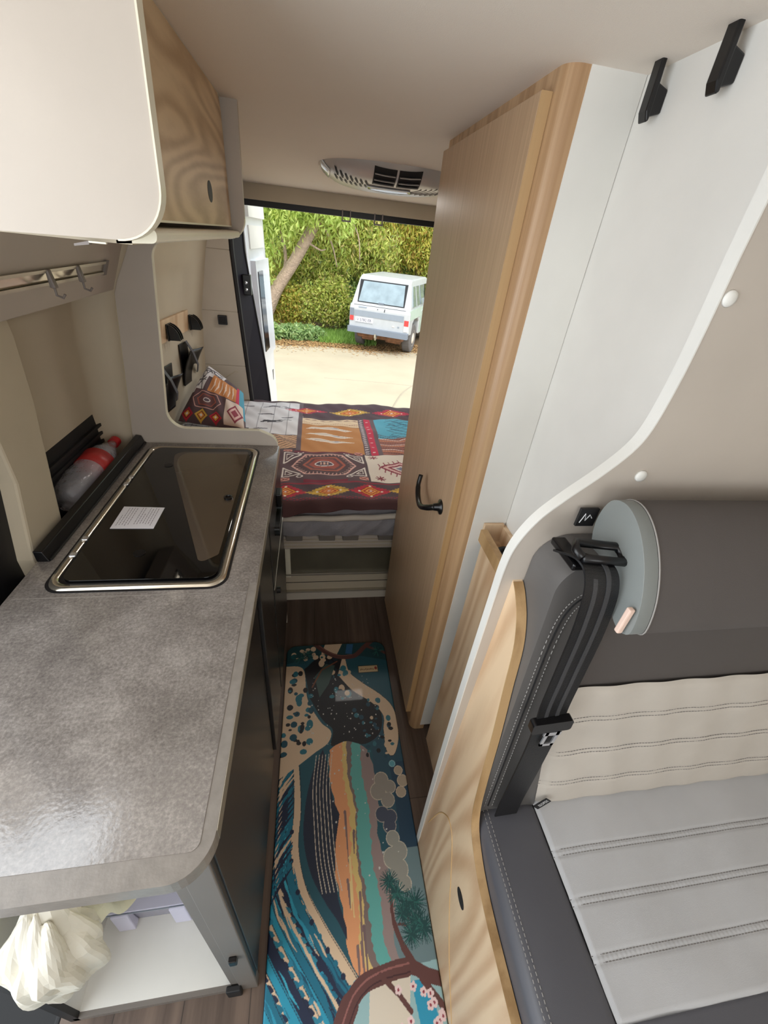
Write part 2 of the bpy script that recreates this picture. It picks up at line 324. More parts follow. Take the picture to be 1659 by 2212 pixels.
# ---- print painting: colour fields laid out in the cloth's own metres
class Canvas:
    def __init__(s, x0, x1, y0, y1, step, base):
        s.nx = int(round((x1 - x0) / step)) + 1; s.ny = int(round((y1 - y0) / step)) + 1
        s.X, s.Y = np.meshgrid(np.linspace(x0, x1, s.nx), np.linspace(y0, y1, s.ny)); s.C = np.empty(s.X.shape + (3,)); s.C[:] = lin(base)
    def put(s, m, c): s.C[m] = lin(c)
    def pm(s, pts):
        xs = [p[0] for p in pts]; ys = [p[1] for p in pts]; sub = (s.X >= min(xs)) & (s.X <= max(xs)) & (s.Y >= min(ys)) & (s.Y <= max(ys))
        X = s.X[sub]; Y = s.Y[sub]; ins = np.zeros(X.shape, bool); n = len(pts)
        for i in range(n):
            (xa, ya), (xb, yb) = pts[i][:2], pts[(i + 1) % n][:2]
            if ya == yb: continue
            ins ^= ((ya > Y) != (yb > Y)) & (X < (xb - xa) * (Y - ya) / (yb - ya) + xa)
        m = np.zeros(s.X.shape, bool); m[sub] = ins; return m
    def poly(s, pts, c): s.put(s.pm(pts), c)
    def line(s, pts, wd, c):
        wl = wd if isinstance(wd, (list, tuple)) else [wd] * len(pts); mx = max(wl)
        for i in range(len(pts) - 1):
            (xa, ya), (xb, yb) = pts[i], pts[i + 1]
            sub = (s.X >= min(xa, xb) - mx) & (s.X <= max(xa, xb) + mx) & (s.Y >= min(ya, yb) - mx) & (s.Y <= max(ya, yb) + mx)
            X = s.X[sub]; Y = s.Y[sub]; dx, dy = xb - xa, yb - ya; L2 = dx * dx + dy * dy + 1e-12
            t = np.clip(((X - xa) * dx + (Y - ya) * dy) / L2, 0, 1); d = np.hypot(X - xa - t * dx, Y - ya - t * dy)
            m = np.zeros(s.X.shape, bool); m[sub] = d < (wl[i] + (wl[i + 1] - wl[i]) * t) / 2; s.put(m, c)
    def disc(s, x, y, r, c, ry=None): s.put(((s.X - x) / r) ** 2 + ((s.Y - y) / (ry or r)) ** 2 < 1, c)
    def rect(s, x0, x1, y0, y1, c): s.put((s.X >= x0) & (s.X <= x1) & (s.Y >= y0) & (s.Y <= y1), c)
    def mesh(s, name, fn):
        """fn maps arrays X, Y to arrays of positions"""
        P = fn(s.X, s.Y).reshape(-1, 3); nx, ny = s.nx, s.ny; idx = np.arange(nx * ny).reshape(ny, nx)
        F = np.stack([idx[:-1, :-1], idx[:-1, 1:], idx[1:, 1:], idx[1:, :-1]], -1).reshape(-1, 4)
        me = bpy.data.meshes.new(name); me.vertices.add(len(P)); me.vertices.foreach_set('co', P.astype(np.float32).ravel())
        me.loops.add(F.size); me.loops.foreach_set('vertex_index', F.ravel()); me.polygons.add(len(F)); me.polygons.foreach_set('loop_start', np.arange(0, F.size, 4))
        me.update(calc_edges=True); a = me.color_attributes.new('print', 'FLOAT_COLOR', 'POINT')
        a.data.foreach_set('color', np.concatenate([s.C.reshape(-1, 3), np.ones((len(P), 1))], 1).astype(np.float32).ravel())
        smooth_(me); return me
def spline(pts, n=10):
    """Catmull-Rom through the points"""
    P = [np.array(p, float) for p in pts]; P = [2 * P[0] - P[1]] + P + [2 * P[-1] - P[-2]]; out = []
    for i in range(1, len(P) - 2):
        for k in range(n):
            t = k / n; out.append(tuple(.5 * (2 * P[i] + (P[i + 1] - P[i - 1]) * t + (2 * P[i - 1] - 5 * P[i] + 4 * P[i + 1] - P[i + 2]) * t * t + (3 * P[i] - P[i - 1] - 3 * P[i + 1] + P[i + 2]) * t ** 3)))
    out.append(tuple(P[-2])); return out

# ================================================================== SETTING
struct('floor', prism([(-.60, -1.8), (1.28, -1.8), (1.28, 2.72), (-.88, 2.72), (-.88, .62), (-.60, .62)], 'z', -.03, 0), M['floor'])
st = bmesh.new(); bm_box(st, -1.0, -.60, -.9, .62, -.24, -.2); bm_box(st, -.615, -.602, -.9, .62, -.2, -.005)
struct('trim_1', st, M['blackm'], bevel=.004)
# ceiling: flat, then falling slightly towards the rear doors
def ceil_fn(u, v):
    y = -1.8 + v * 4.6; z = 1.89 - max(0, y - 1.55) * .052
    return (-.62 + u * 1.92, y, z)
cg = grid(ceil_fn, 4, 60, th=.02); bm_grid(cg, lambda u, v: (-.95 + u * .33, .666 + v * 2.2, ceil_fn(0, (.666 + v * 2.2 + 1.8) / 4.6)[2]), 2, 30, th=.02)
bm_grid(cg, lambda u, v: (-.95 + u * .33, -1.8 + v * 1.98, 1.89), 2, 4, th=.02)  # unseen gap left between the side strips so door daylight glares on the worktop
struct('ceiling', cg, M['ceil'], smooth=True)
struct('wall_right', box(1.28, 1.30, -1.8, 2.8, 0, 1.95), M['lining'])
fr = bmesh.new(); bm_box(fr, -.9, 1.28, -1.82, -1.8, 0, 1.0); bm_box(fr, -.9, 1.28, -1.82, -1.8, 1.8, 1.9); bm_box(fr, -.9, -.68, -1.82, -1.8, 1.0, 1.8); bm_box(fr, .88, 1.28, -1.82, -1.8, 1.0, 1.8)
struct('wall_front', fr, M['lining'])
fl = bmesh.new(); bm_box(fl, -.92, -.9, -1.8, -.85, -.2, 1.95); bm_box(fl, -.92, -.9, .62, 2.8, 0, 1.95)
struct('wall_left_outer', fl, M['lining'])
# lining of the left wall behind the kitchen, narrowing to the rear
ZA = [0, .68, 1.0, 1.2, 1.5, 1.7, 1.9]; XA = [-.80, -.82, -.80, -.765, -.71, -.64, -.50]; XB = [-.67, -.665, -.64, -.625, -.562, -.50, -.40]
def wallx(y, z):
    t = min(1, max(0, (y - 1.42) / 1.24)); return float(np.interp(z, ZA, XA) * (1 - t) + np.interp(z, ZA, XB) * t)
def wl_fn(u, v):
    y = 1.42 + u * 1.24; z = v * 1.9; x = wallx(y, z)
    # moulded recess with soft edges
    ry = min(1, max(0, (y - 1.62) / .05)) * min(1, max(0, (2.50 - y) / .07)); rz = min(1, max(0, (1.45 - z) / .04))
    return (x - .022 * ry * rz, y, z)
struct('wall_left', grid(wl_fn, 60, 60), M['lining2'], smooth=True)
# rear pillar panel facing into the van
rp = bmesh.new()
zs = [.3, .69, .9, 1.2, 1.5, 1.72, 1.84]; xi = [float(np.interp(z, ZA, XB)) for z in zs]; xo = [-.395, -.405, -.415, -.43, -.443, -.44, -.40]
for i in range(len(zs) - 1): bm_hex(rp, [(xi[i] - .03, 2.66, zs[i]), (xo[i], 2.66, zs[i]), (xo[i], 2.69, zs[i]), (xi[i] - .03, 2.69, zs[i]), (xi[i + 1] - .03, 2.66, zs[i + 1]), (xo[i + 1], 2.66, zs[i + 1]), (xo[i + 1], 2.69, zs[i + 1]), (xi[i + 1] - .03, 2.69, zs[i + 1])])
struct('trim_2', rp, M['lining'], bevel=.004)
struct('trim_3', tube([(-.60, 2.652, .60), (-.585, 2.652, .80), (-.56, 2.652, .82), (-.475, 2.652, .87), (-.462, 2.652, .865)], .0018, 6), M['lining2'])
# rear jamb: dark painted body edge with two rubber seals
jb = bmesh.new()
jw = lambda z: float(np.interp(z, [.3, .9, 1.5, 1.85], [.115, .095, .05, .04]))
for i in range(len(zs) - 1):
    a, b = xo[i], xo[i + 1]; z0, z1 = zs[i], zs[i + 1]
    bm_hex(jb, [(a + .004, 2.68, z0), (a + jw(z0), 2.82, z0), (a + jw(z0) - .03, 2.90, z0), (a - .05, 2.9, z0), (b + .004, 2.68, z1), (b + jw(z1), 2.82, z1), (b + jw(z1) - .03, 2.90, z1), (b - .05, 2.9, z1)])
struct('trim_4', jb, M['jamb'])
struct('trim_5', tube([(x + .008, 2.67, z) for x, z in zip(xo, zs)], .014, 10), M['rubber'], smooth=True)
struct('trim_6', tube([(x + jw(z) + .002, 2.825, z) for x, z in zip(xo, zs)], .006, 8), M['rubber'], smooth=True)
hg = thing('door_hinge', (-.37, 2.78, 1.33), 'black bolted door hinge on the dark rear jamb', 'hinge')
ob('bracket', box(-.405, -.36, 2.755, 2.80, 1.28, 1.385), M['black'], hg, bevel=.004)
for z in (1.31, 1.345): ob('bolt', lathe([(.001, 0), (.008, .0), (.008, .006), (.001, .007)], axis_mat((-.385, 2.755, z), (0, -1, 0)), n=8), M['chrome'], hg)
# lintel over the rear doors
lt = bmesh.new(); bm_hex(lt, [(-.9, 2.80, 1.735), (.97, 2.80, 1.735), (.97, 2.86, 1.735), (-.9, 2.86, 1.735), (-.9, 2.80, 1.83), (.97, 2.80, 1.83), (.97, 2.86, 1.95), (-.9, 2.86, 1.95)])
struct('trim_7', lt, M['lining2'], bevel=.003)
struct('trim_8', box(-.40, .97, 2.815, 2.87, 1.708, 1.736), M['rubber'])
struct('wall_rear', box(.86, 1.28, 2.8, 2.86, 0, 1.75), M['lining2'])
struct('wall_rear_lower', box(-.9, -.47, 2.9, 2.92, -.3, 1.95), M['vandoor'])
for px in (.175, .355):
    c = thing('blind_clip', (px, 2.81, 1.73), 'small grey clip loop on the lintel, ' + ('nearer the white rear door' if px < .2 else 'nearer the oak wardrobe'), 'clip', 'clips under the rear lintel')
    for s in (-.022, .022): ob('prong', box(px + s - .003, px + s + .003, 2.795, 2.808, 1.69, 1.738), M['greyplastic'], c)
    ob('crossbar', box(px - .025, px + .025, 2.795, 2.812, 1.684, 1.692), M['greyplastic'], c)

# left rear door of the van, swung open
vd = thing('van_rear_door', (-.42, 2.95, -.3), 'white van rear door swung open outside, with narrow dark window', 'door')
dp = bmesh.new()
def door_row(z):  # inner skin positions y0..y1 with a soft belly
    b = np.interp(z, [-.3, .4, .9, 1.2, 1.7, 1.95], [.03, .02, 0, -.02, -.045, -.06]); return b
def vd_skin(u, v):
    z = -.3 + v * 2.15; y = 2.93 + u * .60; return (-.375 + .05 * u + door_row(z) * .6, y, z)
bm_grid(dp, vd_skin, 10, 30, th=.05); ob('shell', dp, M['vandoor'], vd, smooth=True)
for nm, (y0, y1, z0, z1), mt, pr in (('window_surround', (3.02, 3.46, .84, 1.44), 'vandoor', .03), ('window_pane', (3.06, 3.20, .90, 1.38), 'tint', .036),
                                 ('upper_recess', (3.03, 3.46, 1.50, 1.62), 'white', .008), ('top_panel', (3.0, 3.48, 1.66, 1.76), 'white', .02)):
    q = bmesh.new()
    def f(u, v, y0=y0, y1=y1, z0=z0, z1=z1, pr=pr):
        y = y0 + u * (y1 - y0); z = z0 + v * (z1 - z0); return (-.375 + .05 * (y - 2.93) / .6 + door_row(z) * .6 + pr, y, z)
    bm_grid(q, f, 4, 8, th=.03); ob(nm, q, M[mt], vd)
ob('latch_plate', box(-.38, -.335, 3.38, 3.50, .56, .72), M['greyplastic'], vd, bevel=.006)
ob('latch', box(-.34, -.325, 3.42, 3.47, .6, .68), M['black'], vd, bevel=.004)
ob('lower_edge', box(-.385, -.348, 3.46, 3.56, -.2, .56), M['cabframe'], vd, bevel=.006)

# ------------------------------------------------------------------ trims left of the worktop: niche, pillar, valance
def niche(u, v):
    z = .88 + v * .72; xb = float(np.interp(z, [.85, .98, 1.08, 1.3, 1.45, 1.6], [-.71, -.708, -.70, -.685, -.66, -.62])); xe = float(np.interp(z, [.9, .97, 1.43, 1.55, 1.6], [-.63, -.622, -.568, -.50, -.48]))
    y = .86 + u * .565; t = min(1, max(0, (y - 1.345) / .075)); t = 1 - math.sqrt(max(0, 1 - t * t)); return (xb + (xe - xb) * t, y, z)
struct('trim_9', grid(niche, 60, 20, th=-.012), M['lining2'], smooth=True)
struct('trim_10', prism(rpoly([(.80, .90), (.925, .90), (.965, 1.08, .2), (1.005, 1.25, .2), (1.02, 1.38), (1.0, 1.6), (.86, 1.6), (.85, 1.12), (.80, .95)]), 'x', -.70, -.622), M['lining2'], bevel=.006)
struct('trim_11', box(-.70, -.655, .60, .90, -.1, 1.76), M['rubber'], bevel=.01)
vl = bmesh.new(); bm_hex(vl, [(-.62, .62, 1.43), (-.565, .62, 1.43), (-.565, 1.42, 1.43), (-.62, 1.42, 1.43), (-.54, .62, 1.60), (-.49, .62, 1.60), (-.49, 1.42, 1.60), (-.54, 1.42, 1.60)])
val = struct('trim_12', vl, M['panel'], bevel=.003)
struct('trim_13', prism([(-.71, .85), (-.60, .85), (-.60, .885), (-.71, .885)], 'y', .62, 1.42), M['blackm'])
def vx(z): return -.565 + (z - 1.43) * (.075 / .17) + .0005
rl = thing('hook_rail', (vx(1.495), .95, 1.495), 'narrow aluminium hook rail set in the beige board under the wall cupboard', 'rail')
def railbox(y0, y1, z0, z1, o0, o1):
    return bm_hex(bmesh.new(), [(vx(z0) + o0, y0, z0), (vx(z0) + o1, y0, z0), (vx(z0) + o1, y1, z0), (vx(z0) + o0, y1, z0), (vx(z1) + o0, y0, z1), (vx(z1) + o1, y0, z1), (vx(z1) + o1, y1, z1), (vx(z1) + o0, y1, z1)])
ob('channel', railbox(.66, 1.31, 1.486, 1.503, 0, .003), M['steel'], rl)
ob('upper_lip', railbox(.66, 1.31, 1.503, 1.509, 0, .007), M['alu'], rl); ob('lower_lip', railbox(.66, 1.31, 1.479, 1.485, 0, .007), M['alu'], rl)
ob('end_cap', railbox(1.308, 1.322, 1.477, 1.511, 0, .008), M['greyplastic'], rl)
for k, (hy, lab) in enumerate(((1.03, 'grey plastic hook on the aluminium rail, the one nearer the beige pillar'), (1.155, 'grey plastic hook on the aluminium rail, the one nearer its far end'))):
    h = thing('rail_hook', (-.53, hy, 1.49), lab, 'hook', 'hooks on the kitchen rail'); X = vx(1.495) + .008
    ob('clamp', prism([(1.47, X), (1.51, X - .002), (1.512, X + .012), (1.492, X + .03), (1.475, X + .018)], 'y', hy - .008, hy + .008) if False else bm_hex(bmesh.new(), [(X, hy - .007, 1.476), (X + .012, hy - .007, 1.476), (X + .012, hy + .007, 1.476), (X, hy + .007, 1.476), (X, hy - .007, 1.510), (X + .006, hy - .007, 1.510), (X + .006, hy + .007, 1.510), (X, hy + .007, 1.510)]), M['greyplastic'], h, bevel=.003)
    ob('prong', tube([(X + .006, hy, 1.480), (X + .006, hy, 1.463), (X + .017, hy, 1.459), (X + .022, hy, 1.466)], .0026, 8), M['greyplastic'], h)

# bottle, grille and card in the niche
gr = thing('vent_grille', (-.70, 1.2, 1.0), 'black ribbed vent grille on the wall behind the plastic bottle', 'grille')
def nx(z): return float(np.interp(z, [.85, .98, 1.08, 1.3], [-.71, -.708, -.70, -.685])) + .004
g = bmesh.new(); bm_hex(g, [(nx(.87), .95, .87), (nx(.87) + .008, .95, .87), (nx(.87) + .008, 1.395, .87), (nx(.87), 1.395, .87), (nx(1.085), .95, 1.085), (nx(1.085) + .008, .95, 1.085), (nx(1.085) + .008, 1.385, 1.085), (nx(1.085), 1.385, 1.085)])
ob('back_plate', g, M['blackm'], gr, bevel=.004)
for k in range(6):
    z = .90 + k * .027; ob('rib', box(nx(z) + .006, nx(z) + .018, .96, 1.37, z, z + .009), M['blackm'], gr)
bt = thing('plastic_bottle', (-.655, 1.2, .94), 'crushed clear plastic drinks bottle with red cap and label lying behind the worktop', 'bottle')
p0 = Vector((-.662, 1.03, .955)); p1 = Vector((-.652, 1.385, .985)); Mx = axis_mat(p0, p1 - p0); Lb = (p1 - p0).length
prof = [(.004, .0), (.028, .0), (.038, .01), (.043, .03), (.045, .09), (.045, .15), (.044, .2), (.038, .245), (.024, .28), (.014, .305), (.013, .325), (.002, .33)]
b = lathe(prof, Mx, n=28)
for v in b.verts:
    q = Mx.inverted() @ v.co; a = math.atan2(q.y, q.x); f = 1 + (.05 * math.sin(3 * a + q.z * 60) + .035 * math.sin(5 * a - q.z * 110)) * (1 if q.z < .14 else .25)
    v.co = Mx @ Vector((q.x * f, q.y * f, q.z))
ob('bottle_body', b, M['pet'], bt, smooth=True)
ob('label_band', lathe([(.0462, .15), (.0462, .215)], Mx, n=28), M['redlabel'], bt, smooth=True)
q = bmesh.new()
for k in range(5):
    a = -.6 + k * .18; P = [Mx @ Vector((.0475 * math.cos(a + s * .05), .0475 * math.sin(a + s * .05), zz)) for s, zz in ((0, .17), (1, .18), (0, .19), (1, .2))]; bm_tube(q, P, .0016, 5)
ob('label_lettering', q, M['textw'], bt)
ob('cap', lathe([(.002, .318), (.016, .318), (.0165, .325), (.0165, .342), (.002, .344)], Mx, n=18), M['red'], bt)
bot_s = solo('beige_card', bm_hex(bmesh.new(), [(-.70, .92, .90), (-.612, .93, .90), (-.612, 1.03, .90), (-.70, 1.0, .90), (-.70, .92, .903), (-.612, .93, .903), (-.612, 1.03, .903), (-.70, 1.0, .903)]), M['card'], 'beige card with a red leafy print lying in the gap below the bottle', 'card')
q = bmesh.new()
for k in range(5): bm_tube(q, [(-.675 + k * .003, .945, .9045), (-.66 + k * .008, .97 + .004 * k, .9045), (-.64 + k * .004, .985 + k * .008, .9045)], .0015, 4)
ob('leaf_print', q, M['redlabel'], bot_s)

# ================================================================== KITCHEN UNIT
WX0, WX1, WY0, WY1, WZ = -.606, -.127, .186, 1.418, .957
wt = thing('worktop', (-.36, .8, .925), 'grey stone-look kitchen worktop with rounded front corner', 'worktop')
ob('slab', prism(rpoly([(WX0, WY0), (WX1, WY0, .052), (WX1, WY1), (WX0, WY1)], 10), 'z', .927, WZ - .0008), M['stonetrim'], wt, bevel=.0015)
ob('top_surface', prism(rpoly([(WX0, WY0 + .030), (WX1 - .018, WY0 + .030, .012), (WX1 - .018, .70), (WX1 - .002, .70), (WX1 - .002, WY1), (WX0, WY1)], 6), 'z', WZ - .0012, WZ), M['stone'], wt)
ob('edge_line', box(WX1, WX1 + .0008, WY0 + .05, WY1, .929, .9565), M['alu'], wt)
ob('joint', box(WX0 + .01, WX1 - .006, .672, .6735, WZ - .0005, WZ + .0004), M['stonetrim'], wt)
sp = thing('splash_rail', (-.59, 1.1, WZ), 'low black upstand along the wall edge of the worktop', 'rail')
ob('rail_body', prism([(-.606, WZ), (-.580, WZ), (-.588, WZ + .028), (-.606, WZ + .030)], 'y', .785, 1.416), M['black'], sp, bevel=.002)
ob('rail_lip', tube([(-.580, .79, WZ + .003), (-.580, 1.414, WZ + .003)], .003, 6), M['blackm'], sp)

# combined hob and sink under glass lids
hb = thing('hob_sink_unit', (-.37, 1.04, WZ), 'inset hob and sink with steel rim under a black glass lid', 'hob')
o_ = rrect(-.552, -.196, .690, 1.386, .035, 8); i_ = rrect(-.536, -.212, .706, 1.370, .026, 8)
rm = bmesh.new(); ro = [rm.verts.new((x, y, WZ)) for x, y in o_]; rt = [rm.verts.new((x * .985 + -.37 * .015, y * .99 + 1.04 * .01, WZ + .006)) for x, y in o_]; ri = [rm.verts.new((x, y, WZ + .005)) for x, y in i_]; rb = [rm.verts.new((x, y, WZ - .002)) for x, y in i_]
n = len(o_)
for a, b_ in ((ro, rt), (rt, ri), (ri, rb)):
    for k in range(n): rm.faces.new((a[k], a[(k + 1) % n], b_[(k + 1) % n], b_[k]))
ob('steel_rim', rm, M['steel'], hb, smooth=True)
ob('gasket', prism(rrect(-.557, -.191, .685, 1.391, .038, 8), 'z', WZ, WZ + .0012), M['rubber'], hb)
ob('glass_lid', prism(rrect(-.527, -.216, .712, 1.364, .024, 8), 'z', WZ + .001, WZ + .009), M['blackgl'], hb, bevel=.001)
ob('lid_clear_area', prism(rpoly([(-.462, 1.330, .03), (-.226, 1.345, .01), (-.224, .790, .012), (-.262, .760, .012), (-.44, 1.235, .05)], 6), 'z', WZ + .009, WZ + .0094), M['smoke'], hb)
ob('lid_knob', lathe([(.006, 0), (.012, 0), (.012, .006), (.007, .007), (.006, .004)], axis_mat((-.243, 1.04, WZ + .009), (0, 0, 1)), n=16), M['black'], hb)
for y in (1.12, 1.16, .80, .86): ob('hinge_tab', box(-.545, -.531, y - .007, y + .007, WZ + .004, WZ + .010), M['chrome'], hb, bevel=.002)
for x, y in ((-.455, 1.235), (-.40, .80)): ob('lid_buffer', lathe([(.001, 0), (.013, 0), (.013, .001), (.001, .0012)], axis_mat((x, y, WZ + .0092), (0, 0, 1)), n=16), M['black'], hb)
pp = thing('paper_note', (-.45, .945, WZ + .0095), 'small white printed paper note lying on the black glass lid', 'paper')
ob('sheet', bm_hex(bmesh.new(), [(-.498, .896, WZ + .0097), (-.398, .895, WZ + .0097), (-.398, .990, WZ + .0097), (-.500, .995, WZ + .0097), (-.498, .896, WZ + .0102), (-.398, .895, WZ + .0102), (-.398, .990, WZ + .0102), (-.500, .995, WZ + .0102)]), M['paper'], pp)
q = bmesh.new()
for k in range(13):
    x = -.490 + k * .0066
    if k in (5,): continue
    y = .905 + random.uniform(0, .012)
    while y < .985 - (.03 if k in (0, 8) else 0):
        l = random.uniform(.004, .010); bm_box(q, x, x + .0014, y, min(y + l, .988), WZ + .0102, WZ + .0104); y += l + .0022
ob('printed_text', q, M['ink'], pp)

kc = thing('kitchen_cabinet', (-.37, .8, 0), 'dark kitchen base cabinet with open white end compartment, under the worktop', 'cabinet')
ob('front_panel', box(-.156, -.142, .225, 1.405, .10, .926), M['cab'], kc, bevel=.001)
ob('plinth', box(-.20, -.185, .25, 1.40, 0, .10), M['blackm'], kc)
ob('near_panel', box(-.1425, -.139, .235, .735, .105, .915), M['cab'], kc, bevel=.001)
d1 = ob('drawer', box(-.142, -.128, .99, 1.40, .66, .915), M['cab'], kc, bevel=.002)
d2 = ob('door', box(-.142, -.128, .99, 1.40, .12, .645), M['cab'], kc, bevel=.002)
ob('drawer_edge', box(-.1285, -.1265, .99, 1.402, .645, .650), M['alu'], kc)
ob('door', box(-.142, -.130, .75, .98, .12, .915), M['cab'], kc, bevel=.002)
ob('handle', prism(rrect(1.10, 1.26, .78, .815, .01), 'x', -.129, -.112), M['black'], d1, bevel=.003)
ob('handle', box(-.129, -.110, 1.20, 1.25, .83, .88), M['black'], d1, bevel=.003)
ob('lock', lathe([(.001, 0), (.012, 0), (.012, .012), (.001, .014)], axis_mat((-.128, 1.06, .58), (1, 0, 0)), n=12), M['black'], d2)
ob('end_post', box(-.186, -.143, .222, .245, .0, .927), M['cabframe'], kc, bevel=.002)
ob('post_flange', box(-.205, -.186, .226, .240, .02, .927), M['cabframe'], kc, bevel=.001)
ob('interior_floor', box(-.555, -.186, .232, .66, .012, .026), M['white2'], kc)
ob('bottom_edge', box(-.565, -.19, .222, .233, 0, .024), M['cabframe'], kc)
ob('interior_back', box(-.60, -.186, .66, .674, .012, .927), M['white2'], kc)
ob('interior_side', box(-.568, -.554, .232, .66, .012, .927), M['white2'], kc)
ob('interior_side', box(-.192, -.186, .24, .66, .012, .927), M['white2'], kc)
ob('side_edge', box(-.575, -.553, .222, .233, 0, .927), M['blackm'], kc)
ob('back_board', box(-.602, -.590, .66, 1.40, 0, .92), M['white2'], kc)
lb = ob('latch', box(-.176, -.160, .212, .222, .33, .36), M['black'], kc, bevel=.002)
ob('foot_hinge', box(-.215, -.18, .212, .225, 0, .06), M['blackm'], kc, bevel=.003)

# crumpled bag, cloth and tub in the open compartment
def blob(cx, cy, cz, rx, ry, rz, amp, seed, n=40):
    r = np.random.default_rng(seed); ph = r.uniform(0, 6.28, (10, 3)); fr_ = r.normal(size=(10, 3)) * 2.6
    def f(u, v):
        th = u * 2 * math.pi; p = v * math.pi; d = np.array([math.sin(p) * math.cos(th), math.sin(p) * math.sin(th), math.cos(p)])
        s = 1 + amp * sum(abs(math.sin(float(fr_[k] @ d) * 1.2 + ph[k, 0])) - .5 for k in range(10)) / 4
        return (cx + rx * d[0] * s, cy + ry * d[1] * s, cz + rz * d[2] * s)
    return grid(f, n, n // 2)
bagb = blob(-.455, .238, .54, .066, .048, .150, .42, 3, 64)
for v in bagb.verts:
    t = max(0, (v.co.z - .56) / .16); v.co.x += (-.455 - v.co.x) * min(.55, t * .6) + t * .03; v.co.y += (.27 - v.co.y) * min(.6, t * .7)
bm_tube(bagb, [(-.43, .26, .62), (-.42, .28, .75), (-.41, .29, .925)], [.035, .018, .03], 12)
solo('plastic_bag', bagb, M['bag'], 'crumpled cream plastic bag hanging in the open compartment under the worktop', 'bag')
clo = grid(lambda u, v: (-.50 + u * .28, .335 + .012 * math.sin(v * 9) + .010 * math.sin(u * 16), .925 - v * (.70 - .36 * u)), 30, 14, th=.006)
solo('beige_cloth', clo, M['bag2'], 'beige cloth bundle tucked under the worktop behind the cream bag', 'cloth')
tb = thing('clear_plastic_tub', (-.34, .52, .026), 'clear lilac plastic storage tub at the back of the white compartment', 'tub')
ob('tub_wall', prism(rrect(-.535, -.205, .385, .62, .02), 'z', .026, .115), M['tub'], tb, bevel=.004)
ob('rim', prism(rrect(-.54, -.2, .378, .628, .02), 'z', .115, .122), M['tubrim'], tb, bevel=.002)
ob('rim_line', box(-.54, -.2, .376, .378, .108, .112), M['cardk'], tb)
for x in (-.50, -.36, -.25): ob('clip', bm_hex(bmesh.new(), [(x - .012, .362, .03), (x + .03, .362, .03), (x + .03, .385, .03), (x - .012, .385, .03), (x - .02, .372, .11), (x + .022, .372, .11), (x + .022, .385, .11), (x - .02, .385, .11)]), M['tubrim'], tb, bevel=.003)

# ------------------------------------------------------------------ divider with a cutout, reaching from floor to ceiling
dv = rpoly([(-.85, 0), (-.133, 0), (-.133, .985, .045), (-.195, 1.013), (-.50, 1.013, .055), (-.445, 1.54, .05), (-.40, 1.575), (-.19, 1.585, .05), (-.185, 1.90), (-.85, 1.90), (-.72, 1.62), (-.49, 1.62), (-.567, 1.43), (-.622, .97), (-.622, .6), (-.85, .6)], 10)
struct('wall_divider', prism(dv, 'y', 1.42, 1.436), M['panel'])
edge = [(p[0], 1.428, p[1]) for p in dv if p[0] > -.52 and p[1] < 1.88 and p[1] > .02 and not (p[0] < -.48 and p[1] > 1.1)]
struct('trim_14', strip(edge, (0, .0085, 0), .0016), M['cream'])
struct('trim_15', tube([(-.622, 1.418, .97), (-.60, 1.418, 1.15), (-.568, 1.418, 1.43)], .0028, 6), M['bag2'])

# ------------------------------------------------------------------ wall cupboard above the worktop
uc = thing('wall_cupboard', (-.45, 1.0, 1.58), 'overhead cupboard with white side panel and oak flap, above the worktop', 'cupboard')
side = rpoly([(-.90, 1.587), (-.185, 1.597, .062), (-.125, 1.90), (-.90, 1.90)], 10)
side = rpoly([(-.90, 1.575), (-.188, 1.590, .062), (-.176, 1.889), (-.90, 1.889)], 12)
ob('side_panel', prism(side, 'y', .665, .683), M['panel'], uc)
ob('side_edge', strip([(p[0] + .0008, .674, p[1]) for p in side if p[0] > -.25], (0, .0105, 0), .0022), M['cream'], uc)
fd = ob('flap_door', prism(rpoly([(1.612, .69), (1.868, .69), (1.868, 1.395, .03), (1.612, 1.405)], 5), 'x', -.236, -.222) if False else prism([(y, z) for z, y in rpoly([(1.612, .69), (1.868, .69), (1.868, 1.398, .035), (1.612, 1.402)], 6)], 'x', -.236, -.222), M['oakup'], uc, bevel=.001)
ob('finger_hole', prism([(1.16 + .022 * math.cos(a), 1.672 + .019 * math.sin(a)) for a in np.linspace(0, 2 * math.pi, 24, endpoint=False)], 'x', -.2225, -.2212), M['blackm'], fd)
ob('flap_edge', box(-.2225, -.2215, .69, 1.40, 1.611, 1.614), M['cream'], fd)
ob('underside', box(-.62, -.236, .683, 1.418, 1.584, 1.596), M['lining2'], uc)
ob('bottom_rail', prism([(z, x) for x, z in []] or rpoly([(-.255, 1.584), (-.205, 1.588, .008), (-.203, 1.604, .006), (-.255, 1.604)], 4), 'y', .683, 1.418), M['cream'], uc)
ob('top_rail', box(-.245, -.224, .683, 1.418, 1.868, 1.889), M['cream'], uc)
br = thing('hinge_bracket', (-.29, .67, 1.578), 'tiny grey bracket under the white cupboard side panel', 'bracket')
ob('arm', bm_hex(bmesh.new(), [(-.300, .667, 1.5775), (-.282, .667, 1.5805), (-.282, .675, 1.5805), (-.300, .675, 1.5775), (-.300, .667, 1.580), (-.282, .667, 1.5845), (-.282, .675, 1.5845), (-.300, .675, 1.580)]), M['greyplastic'], br)
ob('slat', box(-.282, -.262, .667, .671, 1.5825, 1.5845), M['cream'], br)

